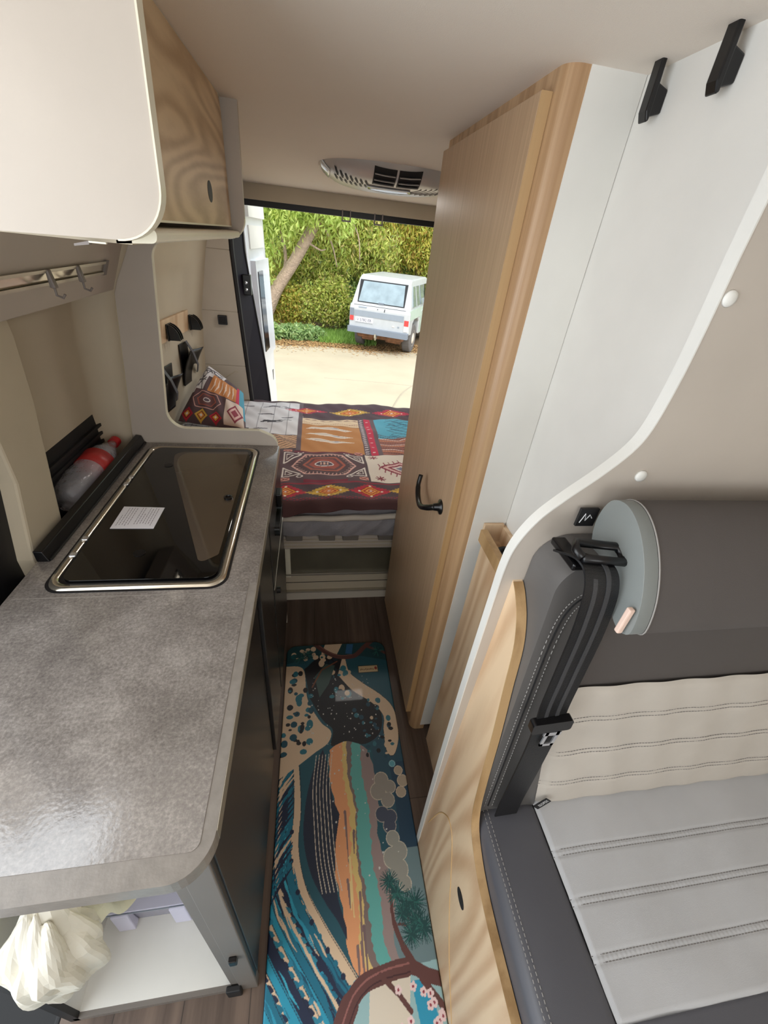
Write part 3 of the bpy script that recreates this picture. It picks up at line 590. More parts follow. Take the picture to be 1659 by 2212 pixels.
# ================================================================== REAR WALL FITTINGS
def onwall(y, z, off=0): return (wallx(y, z) - .022 + off, y, z)
ws = bmesh.new()
bm_hex(ws, [onwall(1.70, 1.115, 0), onwall(1.70, 1.115, .014), onwall(2.47, 1.125, .014), onwall(2.47, 1.125, 0), onwall(1.70, 1.215, 0), onwall(1.70, 1.215, .014), onwall(2.47, 1.225, .014), onwall(2.47, 1.225, 0)])
solo('wooden_wall_strip', ws, M['oakbench'], 'pale oak strip screwed along the wall above the pillow', 'board', bevel=.001)
for k, (y, lab) in enumerate(((2.22, 'black three-finned clip on the oak strip, the one nearer the cutout panel'), (2.50, 'black finned clip at the far end of the oak strip'))):
    c = thing('finned_clip', onwall(y, 1.16, .014), lab, 'clip', 'clips on the oak wall strip'); x0 = onwall(y, 1.17, .014)[0]
    ob('base_plate', box(x0, x0 + .008, y - .035, y + .035, 1.125, 1.20), M['black'], c, bevel=.003)
    for j in range(3):
        yy = y - .024 + j * .024; pts = [(x0, 1.128), (x0 + .055, 1.128)] + [(x0 + .055 * math.cos(a), 1.128 + .07 * math.sin(a)) for a in np.linspace(.15, math.pi / 2, 8)]
        ob('fin', prism(pts, 'y', yy - .004, yy + .004), M['black'], c)
for k, (y, z, lab) in enumerate(((2.15, .90, 'black leather wall pouch nearer the cutout panel'), (2.45, .965, 'black leather wall pouch hanging just above the pillow'))):
    c = thing('leather_pouch', onwall(y, z, 0), lab, 'pouch', 'black pouches on the left wall')
    W2, Hh = .10, .11
    def P(dy, dz, off): yy = y + dy; zz = z + dz; return (wallx(yy, zz) - .02 + off, yy, zz)
    q = bmesh.new(); bm_hex(q, [P(-W2 * .8, -Hh, .002), P(-W2 * .8, -Hh, .008), P(W2 * .8, -Hh, .008), P(W2 * .8, -Hh, .002), P(-W2, Hh, .0), P(-W2, Hh, .006), P(W2, Hh, .006), P(W2, Hh, .0)])
    ob('back_leaf', q, M['black'], c, bevel=.003)
    q = grid(lambda u, v: P((u * 2 - 1) * W2 * (.8 + .2 * v), -Hh + v * 1.55 * Hh, .01 + .045 * v * v * (1 - .65 * math.sin(math.pi * u) ** 2)), 14, 10, th=.003)
    ob('front_leaf', q, M['black'], c, smooth=True)
    q = strip([P(-.03, Hh * 1.05, .012), P(-.005, Hh * .5, .036), P(.03, -.02, .045), P(.055, -Hh * .6, .03)], (0, .014, 0), .003)
    ob('strap', q, M['leatherdk'], c, label='grey strap folded over the front of the pouch')
sw = thing('light_switch', (-.516, 2.645, 1.157), 'small square black switch on the rear pillar panel', 'switch')
ob('plate', box(-.541, -.491, 2.640, 2.652, 1.132, 1.182), M['black'], sw, bevel=.003); ob('rocker', box(-.533, -.499, 2.635, 2.641, 1.140, 1.174), M['blackm'], sw, bevel=.002)

# air unit on the ceiling
ac = thing('ceiling_air_unit', (.30, 2.12, 1.86), 'oval silver plastic air vent and lamp unit on the ceiling', 'vent')
CX, CY, RX, RY = .30, 2.08, .29, .19
def zc(y): return 1.89 - max(0, y - 1.55) * .052
def ac_z(x, y):
    r = (abs((x - CX) / RX) ** 2.6 + abs((y - CY) / RY) ** 2.6) ** (1 / 2.6); return zc(y) - .078 * (1 - min(1, r) ** 4.5) ** .7
def ac_fn(u, v):
    a = u * 2 * math.pi; r = v ** .6; ca, sa = math.cos(a), math.sin(a); k = (abs(ca) ** 2.6 + abs(sa) ** 2.6) ** (-1 / 2.6)
    x = CX + RX * r * k * ca; y = CY + RY * r * k * sa; return (x, y, ac_z(x, y) - (.0009 * math.sin(x * 330) if abs(x - CX - .02) > .16 and v > .3 else 0))
ob('housing', grid(ac_fn, 160, 24), M['ventpl'], ac, smooth=True)
def acp(x, y, d=.002): return (x, y, ac_z(x, y) - d)
def acquad(x0, x1, y0, y1, d=.002, n=6): return grid(lambda u, v: acp(x0 + u * (x1 - x0), y0 + v * (y1 - y0), d), n, n)
for x0, x1 in ((.215, .300), (.308, .395)):
    l = ob('air_outlet', acquad(x0, x1, 1.905, 1.975), M['blackm'], ac)
    for k in range(3):
        yy = 1.918 + k * .020; ob('louvre', strip([acp(x0 + .004, yy, .006), acp((x0 + x1) / 2, yy, .006), acp(x1 - .004, yy, .006)], (0, .004, .002), .002), M['ventpl'], l)
for k in range(7):
    xx = .072 + k * .019
    for y0, y1 in ((1.965, 2.000), (2.006, 2.040)): ob('slot', grid(lambda u, v: acp(xx + .012 * v + u * .008, y0 + v * (y1 - y0), .0022), 1, 4), M['blackm'], ac)
for k in range(8):
    xx = .36 + k * .021; ob('ridge', tube([acp(xx + .05, 1.98, .001), acp(xx + .02, 2.03, .001), acp(xx, 2.07, .001)], .0018, 5), M['greyplastic'], ac)
ob('lamp_lens', grid(lambda u, v: acp(.20 + u * .17 + .01 * v, 2.00 + v * .085 * (.55 + .45 * math.sin(math.pi * u)), .003), 12, 6, th=.002), M['lens'], ac, smooth=True)
ob('end_cap', grid(lambda u, v: acp(.022 + u * .035, 2.06 + (v - .5) * .12, .003), 6, 10, th=.002), M['lens'], ac, smooth=True)

area('air_unit_lamp', (.30, 2.10, 1.775), (0, 0, 0), .24, .10, 4.0, (1, .96, .9))

# ================================================================== BED
bd = thing('bed', (.05, 2.1, 0), 'raised crossways bed with grey sheeted mattress in the rear of the van', 'bed')
def mat_fn(u, v):  # front face of the mattress, softly creased
    x = -.76 + u * 1.70; z = .457 + v * .165; return (x, 1.528 + .02 * math.sin(math.pi * v) * -1 + .004 * math.sin(x * 31 + v * 5) + .003 * math.sin(x * 77 - v * 9), z)
mb = grid(mat_fn, 120, 12); bm_box(mb, -.655, .93, 1.533, 2.64, .457, .62)
ob('mattress', mb, M['sheet'], bd, smooth=False)
ob('sheet_edge', grid(lambda u, v: (-.76 + u * 1.69, 1.500 - .01 * math.sin(v * 3.1) + .003 * math.sin(u * 60), .600 - .026 * v + .012 * math.cos(u * 7)), 80, 4, th=.004), M['sheetw'], bd, smooth=True)
for x in (-.13, .02, .13, .30): ob('slat_holder', box(x, x + .075, 1.53, 1.60, .425, .457), M['cabframe'], bd, bevel=.003)
fm = prism([(1.56, .355), (1.60, .355), (1.60, .432), (1.56, .432)], 'x', -.78, .94)
ob('frame_rail', fm, M['panel'], bd, bevel=.003)
for k in range(3): ob('rail_rib', box(-.78, .94, 1.556, 1.561, .370 + k * .02, .374 + k * .02), M['lining2'], bd)
ob('slat_base', box(-.78, .94, 1.61, 2.64, .43, .455), M['blackm'], bd)
ob('lower_panel', box(-.78, .94, 1.60, 1.612, .02, .355), M['bedbase'], bd)
ob('panel_post', box(-.143, -.118, 1.585, 1.603, .15, .355), M['cream'], bd, bevel=.001)
stp = thing('entry_step', (.12, 1.6, 0), 'beige step box with aluminium nosing at the foot of the bed', 'step')
ob('riser', box(-.145, .39, 1.590, 1.60, 0, .165), M['lining2'], stp); ob('tread', box(-.145, .39, 1.583, 1.602, .160, .172), M['alu'], stp, bevel=.001)
ob('ledge', box(-.145, .39, 1.572, 1.59, .050, .058), M['alu'], stp, bevel=.001); ob('ledge_face', box(-.145, .39, 1.574, 1.586, .0, .050), M['lining'], stp)
ob('seam', box(-.145, .39, 1.5885, 1.591, .108, .111), M['blackm'], stp)

# quilt print (geometric patchwork), laid out on the bed plane; y below 1.50 hangs down the front
DKP = (92, 74, 78); q = Canvas(-.79, .93, 1.432, 2.68, .0035, DKP); X, Y = q.X, q.Y
q.rect(-.79, -.093, 2.148, 2.655, (226, 222, 224))           # pale panel with ink landscape
for k in range(9): q.line([(-.75 + k * .085, 2.15), (-.75 + k * .085, 2.65)], .0035, (150, 146, 150))
for k in range(26):
    cx_ = -.70 + .56 * random.random(); cy_ = random.choice([2.24, 2.34, 2.42, 2.56]) + random.uniform(-.02, .02)
    q.line([(cx_ - random.uniform(.02, .06), cy_), (cx_, cy_ + random.uniform(-.01, .01)), (cx_ + random.uniform(.02, .06), cy_)], random.uniform(.006, .02), random.choice([(92, 88, 94), (128, 124, 130), (70, 66, 72)]))
q.rect(-.79, -.093, 1.975, 2.14, (222, 178, 142))
for k in range(9):
    yy = 1.985 + k * .018; q.line([(x, yy + .009 * math.sin(x * 55 + k)) for x in np.arange(-.79, -.092, .008)], .0055, DKP)
q.rect(-.79, -.093, 1.952, 1.974, DKP); q.rect(-.093, -.069, 1.95, 2.69, (110, 94, 100))
q.rect(-.069, .262, 1.945, 2.405, (198, 136, 82)); q.rect(-.069, .262, 2.305, 2.405, (234, 208, 176))
for k in range(7): q.poly([(-.069 + k * .048, 2.385), (-.045 + k * .048, 2.395), (-.021 + k * .048, 2.385)], (160, 124, 110))
for yy, cc in ((2.335, (150, 92, 70)), (2.315, (200, 150, 96))): q.line([(x, yy + .014 * abs(((x + .07) * 18) % 2 - 1)) for x in np.arange(-.069, .262, .006)], .005, cc)
q.rect(-.069, .262, 2.303, 2.309, (110, 80, 74))
for yy in (2.25, 2.165, 2.075):                                # feathers
    q.poly([(-.05, yy), (-.02, yy + .018), (.06, yy + .02), (.16, yy + .008), (.222, yy - .008), (.17, yy - .02), (.04, yy - .016)], (236, 220, 204)); q.line([(0, yy + .004), (.10, yy + .004), (.18, yy - .006)], .003, (150, 132, 140)); q.disc(.12, yy + .002, .022, (170, 170, 186), .006)
q.rect(.262, .36, 1.94, 2.42, (112, 92, 98))
for k in range(22): yy = 1.95 + k * .021; q.poly([(.268, yy), (.285, yy + .014), (.268, yy + .012)], (232, 222, 224)); q.poly([(.278, yy), (.292, yy + .014), (.281, yy + .012)], (232, 222, 224))
q.rect(.297, .335, 1.94, 2.42, (206, 56, 84))
for k in range(8): q.rect(.308, .322, 1.97 + k * .058, 1.978 + k * .058, (232, 190, 190))
def blue_tile(x0, sc=1):
    q.rect(x0, x0 + .30, 2.15, 2.417, (96, 176, 200))
    for k in range(14):
        yy = 2.17 + k * .017; q.line([(x, yy + .008 * math.sin(x * 60 + k * 2)) for x in np.arange(x0 + .06 + .01 * (k % 4), x0 + .29, .008)], .004, (60, 70, 92))
    q.rect(x0, x0 + .30, 1.94, 2.15, (166, 104, 90))
    for k in range(13):
        yy = 1.94 + k * .018; q.line([(x, yy + .03 * abs(((x - x0) * 9) % 2 - 1)) for x in np.arange(x0, x0 + .30, .006)], .005, [(98, 66, 66), (222, 150, 110), (236, 224, 214), (70, 56, 66)][k % 4])
blue_tile(.362); q.rect(.67, .69, 1.94, 2.42, DKP); q.rect(.69, .93, 1.94, 2.42, (198, 136, 82))
q.rect(.252, .259, 1.63, 1.94, (86, 68, 74)); q.rect(.259, .60, 1.638, 1.937, (232, 218, 204)); q.rect(.60, .93, 1.638, 1.937, (150, 104, 100))
def star(x, y, r, c):
    for a in range(8): q.line([(x, y), (x + r * math.cos(a * math.pi / 4), y + r * math.sin(a * math.pi / 4))], .007, c)
star(.30, 1.905, .024, (140, 60, 70)); star(.31, 1.68, .024, (140, 60, 70)); star(.55, 1.905, .024, (140, 60, 70)); star(.55, 1.68, .024, (140, 60, 70))
for s, cc in ((.115, (150, 60, 76)), (.095, (232, 190, 184)), (.07, (150, 60, 76)), (.05, (232, 218, 210)), (.028, (130, 128, 150))): q.poly([(.43 - s, 1.79), (.43, 1.79 + s * .6), (.43 + s, 1.79), (.43, 1.79 - s * .6)], cc)
for k in range(9): 
    for sgn in (-1, 1): q.line([(.43 - .11 + k * .027, 1.79 + sgn * (.066 - abs(k - 4) * .015)), (.43 - .115 + k * .027, 1.79 + sgn * (.086 - abs(k - 4) * .015))], .006, (150, 60, 76))
def medallion(cx_, cy_):
    hexp = lambda a, b: [(cx_ - a, cy_), (cx_ - a * .6, cy_ + b), (cx_ + a * .6, cy_ + b), (cx_ + a, cy_), (cx_ + a * .6, cy_ - b), (cx_ - a * .6, cy_ - b)]
    q.poly(hexp(.158, .104), (226, 176, 166)); q.poly(hexp(.148, .096), (96, 72, 76))
    for k in range(11):
        x = cx_ - .09 + k * .018
        for s in (-1, 1): q.line([(x, cy_ + s * .096), (x + .002, cy_ + s * .080)], .004, (226, 176, 166))
    for k in range(5):
        for s in (-1, 1):
            for t in (-1, 1): x = cx_ + t * (.145 - k * .011); q.line([(x, cy_ + s * (.012 + k * .017)), (x - t * .018, cy_ + s * (.008 + k * .017))], .004, (226, 176, 166))
    q.poly(hexp(.105, .062), (182, 102, 84)); q.poly(hexp(.092, .052), (112, 76, 78)); q.poly(hexp(.075, .042), (170, 88, 76))
    q.disc(cx_, cy_, .046, (236, 226, 222), .023); q.disc(cx_, cy_, .040, (96, 80, 92), .018)
    for k in (-1, 0, 1): q.rect(cx_ + k * .016 - .004, cx_ + k * .016 + .004, cy_ - .01, cy_ + .01, (224, 180, 160))
    for sx in (-1, 1):
        for sy in (-1, 1):
            T = [(cx_ + sx * .195, cy_ + sy * .118), (cx_ + sx * .195, cy_ + sy * .022), (cx_ + sx * .112, cy_ + sy * .105)]; q.line(T + [T[0]], .007, (236, 224, 216))
            T = [(cx_ + sx * .182, cy_ + sy * .096), (cx_ + sx * .182, cy_ + sy * .052), (cx_ + sx * .15, cy_ + sy * .092)]; q.line(T + [T[0]], .005, (236, 224, 216))
            q.disc(cx_ + sx * .115, cy_ + sy * .125, .016, (232, 218, 212), .011); q.disc(cx_ + sx * .115, cy_ + sy * .125, .010, DKP, .006)
            x0 = cx_ + sx * .18; y0 = cy_ + sy * .143; q.rect(x0 - .022, x0 + .022, y0 - .014, y0 + .014, (226, 160, 146)); q.line([(x0 - .018, y0 - .01), (x0 + .018, y0 + .01)], .005, (120, 60, 60)); q.line([(x0 - .018, y0 + .01), (x0 + .018, y0 - .01)], .005, (120, 60, 60))
q.rect(-.35, .25, 1.625, 1.945, (98, 74, 80)); medallion(.047, 1.80); medallion(-.40, 1.80); q.rect(-.10, .20, 1.925, 1.945, (120, 50, 66)); q.rect(-.05, .15, 1.63, 1.65, (130, 44, 62))
def diamond(cx_, cy_, w_, h_, outer):
    for k in range(13):                                       # combed edges
        t = (k - 6) / 6.0; yy = cy_ + t * h_ * .92; xx = w_ * (1 - abs(t)) ; q.line([(cx_ - xx - .012, yy), (cx_ + xx + .012, yy)], .0062, outer)
    q.poly([(cx_ - w_ * .86, cy_), (cx_, cy_ + h_ * .9), (cx_ + w_ * .86, cy_), (cx_, cy_ - h_ * .9)], outer)
    for s, cc in ((.60, (120, 34, 40)), (.54, (232, 150, 60)), (.40, (176, 52, 40)), (.30, (240, 170, 90)), (.18, (190, 60, 46)), (.09, (244, 232, 214))): q.poly([(cx_ - w_ * s, cy_), (cx_, cy_ + h_ * s * 1.35), (cx_ + w_ * s, cy_), (cx_, cy_ - h_ * s * 1.35)], cc)
    for dx, dy in ((1, 0), (-1, 0), (0, 1), (0, -1)): q.disc(cx_ + dx * w_ * .58, cy_ + dy * h_ * .76, .0055, (244, 232, 214))
q.rect(-.069, .93, 2.43, 2.66, (84, 60, 68)); q.rect(-.79, .93, 1.49, 1.625, (84, 66, 72)); q.rect(-.79, .93, 1.617, 1.627, (150, 50, 66))
for k in range(5): diamond(-.048 + k * .272, 2.535, .115, .072, (204, 50, 76) if k % 2 == 0 else (222, 178, 76))
for k in range(7): diamond(-.69 + k * .1865 + .006, 1.557, .088, .052, (222, 178, 76) if k % 2 == 0 else (196, 48, 66))
m_ = (Y < 1.512) & (Y > 1.49) & (np.sin(X * 240) * np.sin(Y * 400) > .25); q.put(m_, (150, 50, 66)); q.rect(-.79, .93, 1.365, 1.49, (84, 54, 54))
def quilt_fn(X, Y):
    R0 = .022; y = np.where(Y > 1.50, Y, 1.50); d = np.clip(1.50 - Y, 0, None); a = np.clip(d / R0, 0, math.pi / 2)
    yy = np.where(Y > 1.50, Y, 1.50 - R0 * np.sin(a)); zz = np.where(Y > 1.50, 0, -R0 * (1 - np.cos(a)) - np.clip(d - R0 * math.pi / 2, 0, None))
    wav = .006 * np.sin(X * 9 + Y * 4) + .004 * np.sin(X * 23 - Y * 17) + .003 * np.sin(Y * 31 + X * 5) + .0015 * np.sin(X * 60 + Y * 48)
    fold = .012 * np.sin(X * 22 + np.sin(X * 9) * 2) * np.clip(d / .08, 0, 1)
    sag = .014 * np.sin((X - .1) * 5.5) * np.clip(d / .1, 0, 1)
    X = np.maximum(X, -.83 + .125 * (yy - 1.42) + .03 * np.clip(yy - 1.42, 0, 1) + .012)
    return np.stack([X, yy - fold - .01 * np.clip(d / .1, 0, 1), .682 + wav + zz + sag], -1)
qm = q.mesh('patchwork_quilt', quilt_fn)
qo = props(ob('patchwork_quilt', qm, M['quilt']), 'dark red patchwork quilt with printed diamonds spread over the bed', 'quilt')
sol = qo.modifiers.new('thick', 'SOLIDIFY'); sol.thickness = .012; sol.offset = -1

# pillow leaning on the left wall, same print family
pc = Canvas(0, 1, 0, 1, .006, (92, 74, 78)); q = pc
q.rect(.0, .55, .80, 1.0, (226, 222, 224)); q.rect(0, .22, .45, 1.0, (226, 222, 224))
for k in range(14): q.line([(.02 + random.random() * .4, .84 + random.random() * .12), (.1 + random.random() * .42, .84 + random.random() * .12)], .018, (100, 96, 102))
for k in range(6): q.line([(.02 + random.random() * .14, .5 + random.random() * .4), (.04 + random.random() * .16, .5 + random.random() * .4)], .018, (100, 96, 102))
q.rect(.30, .86, .52, .86, (208, 138, 84))
for k in range(6): q.line([(.36 + k * .085, .56), (.40 + k * .08, .68), (.38 + k * .08, .82)], [.012, .03, .012], (238, 214, 196))
q.rect(.86, .92, .3, .95, (200, 56, 84)); q.rect(.92, 1, .2, 1, (84, 160, 186))
hexa = lambda a, b: [(.36 - a, .36), (.36 - a * .6, .36 + b), (.36 + a * .6, .36 + b), (.36 + a, .36), (.36 + a * .6, .36 - b), (.36 - a * .6, .36 - b)]
q.rect(.08, .66, .20, .53, (98, 74, 80))
for a, c in ((.25, (226, 176, 166)), (.235, (96, 72, 76)), (.17, (176, 96, 80)), (.15, (112, 76, 78))): q.poly(hexa(a, a * .58), c)
q.disc(.36, .36, .06, (236, 226, 222), .04); q.disc(.36, .36, .045, (96, 80, 92), .028)
q.rect(.68, .98, .02, .50, (230, 210, 198)); 
for s, c in ((.13, (150, 60, 76)), (.10, (232, 190, 184)), (.06, (150, 60, 76))): q.poly([(.85 - s, .25), (.85, .25 + s * 1.5), (.85 + s, .25), (.85, .25 - s * 1.5)], c)
for cx_, c in ((.12, (196, 48, 66)), (.34, (222, 178, 76)), (.56, (196, 48, 66))):
    for s, cc in ((.10, c), (.065, (120, 34, 40)), (.05, (236, 160, 70)), (.025, (244, 232, 214))): q.poly([(cx_ - s, .10), (cx_, .10 + s), (cx_ + s, .10), (cx_, .10 - s)], cc)
c00, c10, c11, c01 = [np.array(c) for c in ((-.715, 2.20, .720), (-.365, 2.16, .695), (-.41, 2.46, .800), (-.585, 2.47, .945))]
def pil_fn(sgn):
    def f(U, V):
        U_, V_ = U[..., None], V[..., None]; P = c00 * (1 - U_) * (1 - V_) + c10 * U_ * (1 - V_) + c11 * U_ * V_ + c01 * (1 - U_) * V_
        nrm = np.cross(c10 - c00, c01 - c00); nrm /= np.linalg.norm(nrm); h = ((1 - (2 * U - 1) ** 4) * (1 - (2 * V - 1) ** 4)) ** .55
        h = h * (.065 if sgn > 0 else .05) + .003 * np.sin(U * 30 + V * 12) * h; return P + sgn * nrm * h[..., None]
    return f
pl = thing('pillow', (-.57, 2.3, .70), 'patchwork print pillow leaning against the left wall on the bed', 'pillow')
ob('front_cover', pc.mesh('front_cover', pil_fn(1)), M['quilt'], pl)
pb = Canvas(0, 1, 0, 1, .02, (150, 140, 132)); ob('back_cover', pb.mesh('back_cover', pil_fn(-1)), M['quilt'], pl)

# ================================================================== WARDROBE (right of the aisle)
wr = thing('wardrobe', (.45, 1.17, 0), 'full-height oak wardrobe with rounded corner and tall door', 'wardrobe')
carc = rpoly([(.377, 1.503), (.377, .841, .038), (.5095, .841), (.5095, 1.503)], 10)
ob('carcass', prism(rpoly([(.377, 1.503), (.377, .841, .038), (.432, .841), (.432, 1.503)], 12), 'z', .0, 1.886), M['oakframe'], wr)
ob('end_panel', box(.4145, .509, .8395, 1.50, 0.03, 1.886), M['white2'], wr)
dr = ob('tall_door', box(.357, .3775, .874, 1.478, .075, 1.842), M['oak'], wr, bevel=.001)
ob('door_edge', box(.3575, .3765, .8725, .8745, .075, 1.842), M['oakedge'], dr)
ob('hinge_line', box(.3768, .3772, 1.484, 1.487, .0, 1.885), M['oakedge'], wr)
hd = ob('handle', lathe([(.001, 0), (.022, 0), (.022, .004), (.012, .008), (.010, .022), (.001, .024)], axis_mat((.357, .945, 1.0), (-1, 0, 0)), n=20), M['black'], dr, smooth=True)
ob('lever', tube(spline([(.340, .945, 1.0), (.322, .965, .985), (.315, 1.005, .965), (.317, 1.05, .968), (.322, 1.085, .99), (.33, 1.10, 1.02)], 5), [.009] * 6 + [.0085] * 6 + [.008] * 8 + [.007] * 6, 10), M['black'], hd, smooth=True)

struct('wall_right_inner', box(.51, .525, .489, 1.50, 0, 1.889), M['white'])
for k, (y, z, lab) in enumerate(((.783, 1.845, 'black coat hook on the white wall, the one nearer the wardrobe'), (.655, 1.850, 'black coat hook on the white wall, the one nearer the right edge'))):
    h = thing('coat_hook', (.51, y, z), lab, 'hook', 'coat hooks on the white wall')
    ob('wall_foot', prism([(.5098, z - .030), (.5098, z - .004), (.492, z + .002), (.490, z - .036)], 'y', y - .0075, y + .0075), M['black'], h, bevel=.002)
    ob('hook_plate', prism([(.4935, z - .040), (.4895, z - .042), (.4845, z - .030), (.4845, z + .026), (.4875, z + .034), (.4920, z + .032), (.4930, z + .0)], 'y', y - .0095, y + .0095), M['black'], h, bevel=.002)

# low side cabinet between wardrobe and bench partition
lc = thing('low_side_cabinet', (.46, .65, 0), 'low oak cabinet with recessed tray top, between wardrobe and bench', 'cabinet')
ob('front_board', box(.434, .446, .488, .80, 0, 1.016), M['oakbench'], lc, bevel=.001)
ob('rim', box(.428, .446, .488, .812, .982, 1.018), M['oakedge'], lc, bevel=.001)
ob('tray_base', box(.446, .51, .488, .84, .955, .965), M['oakbench'], lc)
ob('back_rim', box(.498, .5095, .488, .838, .965, 1.012), M['oakbench'], lc); ob('end_rim', box(.446, .5, .828, .838, .965, 1.02), M['oakbench'], lc)
ob('cup_ring', lathe([(.018, 0), (.026, 0), (.026, .007), (.018, .007), (.018, 0)], axis_mat((.474, .742, .985), (-.2, -.2, 1)), n=24), M['black'], lc, smooth=True)

# ------------------------------------------------------------------ partition behind the bench
PT = spline([(.462, 1.64), (.464, 1.56), (.463, 1.50), (.457, 1.44), (.443, 1.405), (.411, 1.366), (.372, 1.327), (.338, 1.287), (.316, 1.240), (.309, 1.19), (.309, 1.10), (.311, .83), (.317, .5), (.327, .15), (.332, 0)], 6)
part = [(1.275, 0), (1.275, 1.889), (.462, 1.889)] + PT
struct('wall_partition', prism(part, 'y', .47, .488), M['panel'], bevel=0)
struct('trim_16', strip([(x - .0008, .479, z) for x, z in [(.462, 1.885)] + PT], (0, .0098, 0), .002), M['white2'])
for x, z, lab in ((.474, 1.601, 'white round screw cap on the bench partition, the upper one by its curved edge'), (.474, 1.367, 'white round screw cap on the bench partition, just above the headrest')):
    solo('screw_cap', lathe([(.0095, 0), (.0085, .0025), (.005, .004), (.0005, .0045)], axis_mat((x, .470, z), (0, -1, 0)), n=18), M['white2'], lab, 'screw cap', 'screw caps on the partition', smooth=True)

# ================================================================== BENCH SEAT
bs = thing('bench_seat', (.6, .1, 0), 'grey and cream upholstered travel bench with oak side board', 'bench')
sb_ = spline([(.470, 1.165), (.450, 1.150), (.425, 1.12), (.404, 1.07), (.388, .98), (.366, .86), (.345, .72), (.325, .625), (.29, .575), (.206, .540), (.05, .532), (-.35, .525)], 6)
sbo = [(.470, 0), (.470, 1.165)] + sb_[1:] + [(-.35, 0)]
board = ob('side_board', prism(sbo, 'x', .330, .347), M['oakbench'], bs)
ob('board_edge', strip([(.3385, y, z + .0006) for y, z in sb_[1:]], (.0088, 0, 0), .0018), M['oakedge'], board)
gv = spline([(.47, .30), (.44, .40), (.405, .455), (.372, .462), (.33, .42), (.25, .36), (.1, .345), (-.2, .34)], 8)
gv = spline([(.455, .215), (.425, .36), (.395, .425), (.372, .440), (.345, .425), (.30, .345), (.255, .255), (.17, .13), (.05, .0)], 8)
ob('hatch_groove', tube([(.3297, y, z) for y, z in gv if z > .004], .0016, 5), M['oakgroove'], board)
ob('finger_hole', prism([(.247 + .020 * math.cos(a), .385 + .016 * math.sin(a)) for a in np.linspace(0, 2 * math.pi, 24, endpoint=False)], 'x', .3285, .3302), M['blackm'], board)
def yb(z): return .338 + max(0, z - .60) * .088       # front surface of the leaning backrest
lean = lambda x, y, z: (x, y + (yb(z) - .338) * min(1, max(0, (.47 - y) / .13)), z)
# side bolster of the backrest (front outline, leaning)
bo = rpoly([(.349, .595), (.487, .595), (.440, .88), (.432, .99), (.447, 1.12), (.458, 1.262, .01), (.349, 1.262, .085)], 10)
b = bmesh.new(); bm_prism(b, bo, 'y', .338, .468)
for v in b.verts: v.co = Vector(lean(*v.co)); 
ob('backrest_bolster', b, M['leather'], bs, bevel=.022, seg=5)
def cen(z0, z1, dx=0, proud=0):
    q = bmesh.new(); L = lambda z: float(np.interp(z, [.595, .88, .99, 1.12, 1.26], [.487, .440, .432, .447, .458])) - .002
    rows = np.linspace(z0, z1, 16); V = []
    for z in rows: V.append([(L(z) + dx, yb(z) + proud + .006, z), (1.26, yb(z) + proud + .006, z), (1.26, .468, z), (L(z) + dx, .468, z)])
    vs = [[q.verts.new(p) for p in r] for r in V]
    for a, b_ in zip(vs, vs[1:]):
        for k in range(4): q.faces.new((a[k], a[(k + 1) % 4], b_[(k + 1) % 4], b_[k]))
    q.faces.new(vs[0][::-1]); q.faces.new(vs[-1]); return q
ob('backrest_upper', cen(.955, 1.262), M['clothdk'], bs, bevel=.012, seg=3)
SEAM = [.905, .80, .69]
def lowf(u, v):
    z = .605 + v * .385; x = float(np.interp(z, [.595, .88, .99], [.487, .440, .432])) + u * (1.26 - .50)
    e = min(1, v / .04, (1 - v) / .04); pf = .007 * math.sqrt(max(0, e)) + .006 * min(1, u / .02)
    for s in SEAM: pf -= .0022 * (math.exp(-((z - s - .006) / .004) ** 2) + math.exp(-((z - s + .006) / .004) ** 2)) - .0006 * math.exp(-((z - s) / .03) ** 2) * abs(math.sin(x * 170))
    pf += .0012 * math.sin(x * 60 + z * 20) ; return (x, yb(z) + .006 - pf, z)
ob('backrest_lower', grid(lowf, 120, 90), M['clothlt'], bs, smooth=True)
def dashes(path, L_, gap, r=.0009):
    q = bmesh.new(); P = [Vector(p) for p in path]; acc = 0
    for a, b_ in zip(P, P[1:]):
        d = (b_ - a).length; t = 0
        n_ = max(1, int(d / (L_ + gap)))
        for k in range(n_): bm_tube(q, [a.lerp(b_, (k + .05) / n_), a.lerp(b_, (k + .05 + L_ / (L_ + gap)) / n_)], r, 4)
    return q
for s in SEAM:
    for d in (-.006, .006):
        pth = [Vector(lowf(u, (s + d - .605) / .385)) + Vector((0, -.0008, 0)) for u in np.linspace(0.0, 1, 30)]; ob('stitching', dashes(pth, .004, .0018, .0007), M['threaddk'], bs)
# seam and stitches on the bolster
sm = [(.487 - .085 + (0 if z < 0 else 0), z) for z in ()]
cl = spline([(.372, .62), (.372, .8), (.372, 1.0), (.374, 1.12), (.384, 1.178), (.410, 1.205), (.452, 1.21)], 8)
def bol(x, z, off=0): return (x, yb(z) - .0012 - off, z)
ob('piping', tube([bol(x, z, -.0005) for x, z in cl], .0013, 6), M['blackm'], bs)
for d in (-.009, .009):
    off = []
    for i, (x, z) in enumerate(cl):
        a = cl[max(0, i - 1)]; b_ = cl[min(len(cl) - 1, i + 1)]; tx, tz = b_[0] - a[0], b_[1] - a[1]; l = math.hypot(tx, tz); off.append(bol(x - tz / l * d, z + tx / l * d))
    ob('stitching', dashes(off, .0045, .003, .0008), M['thread'], bs)
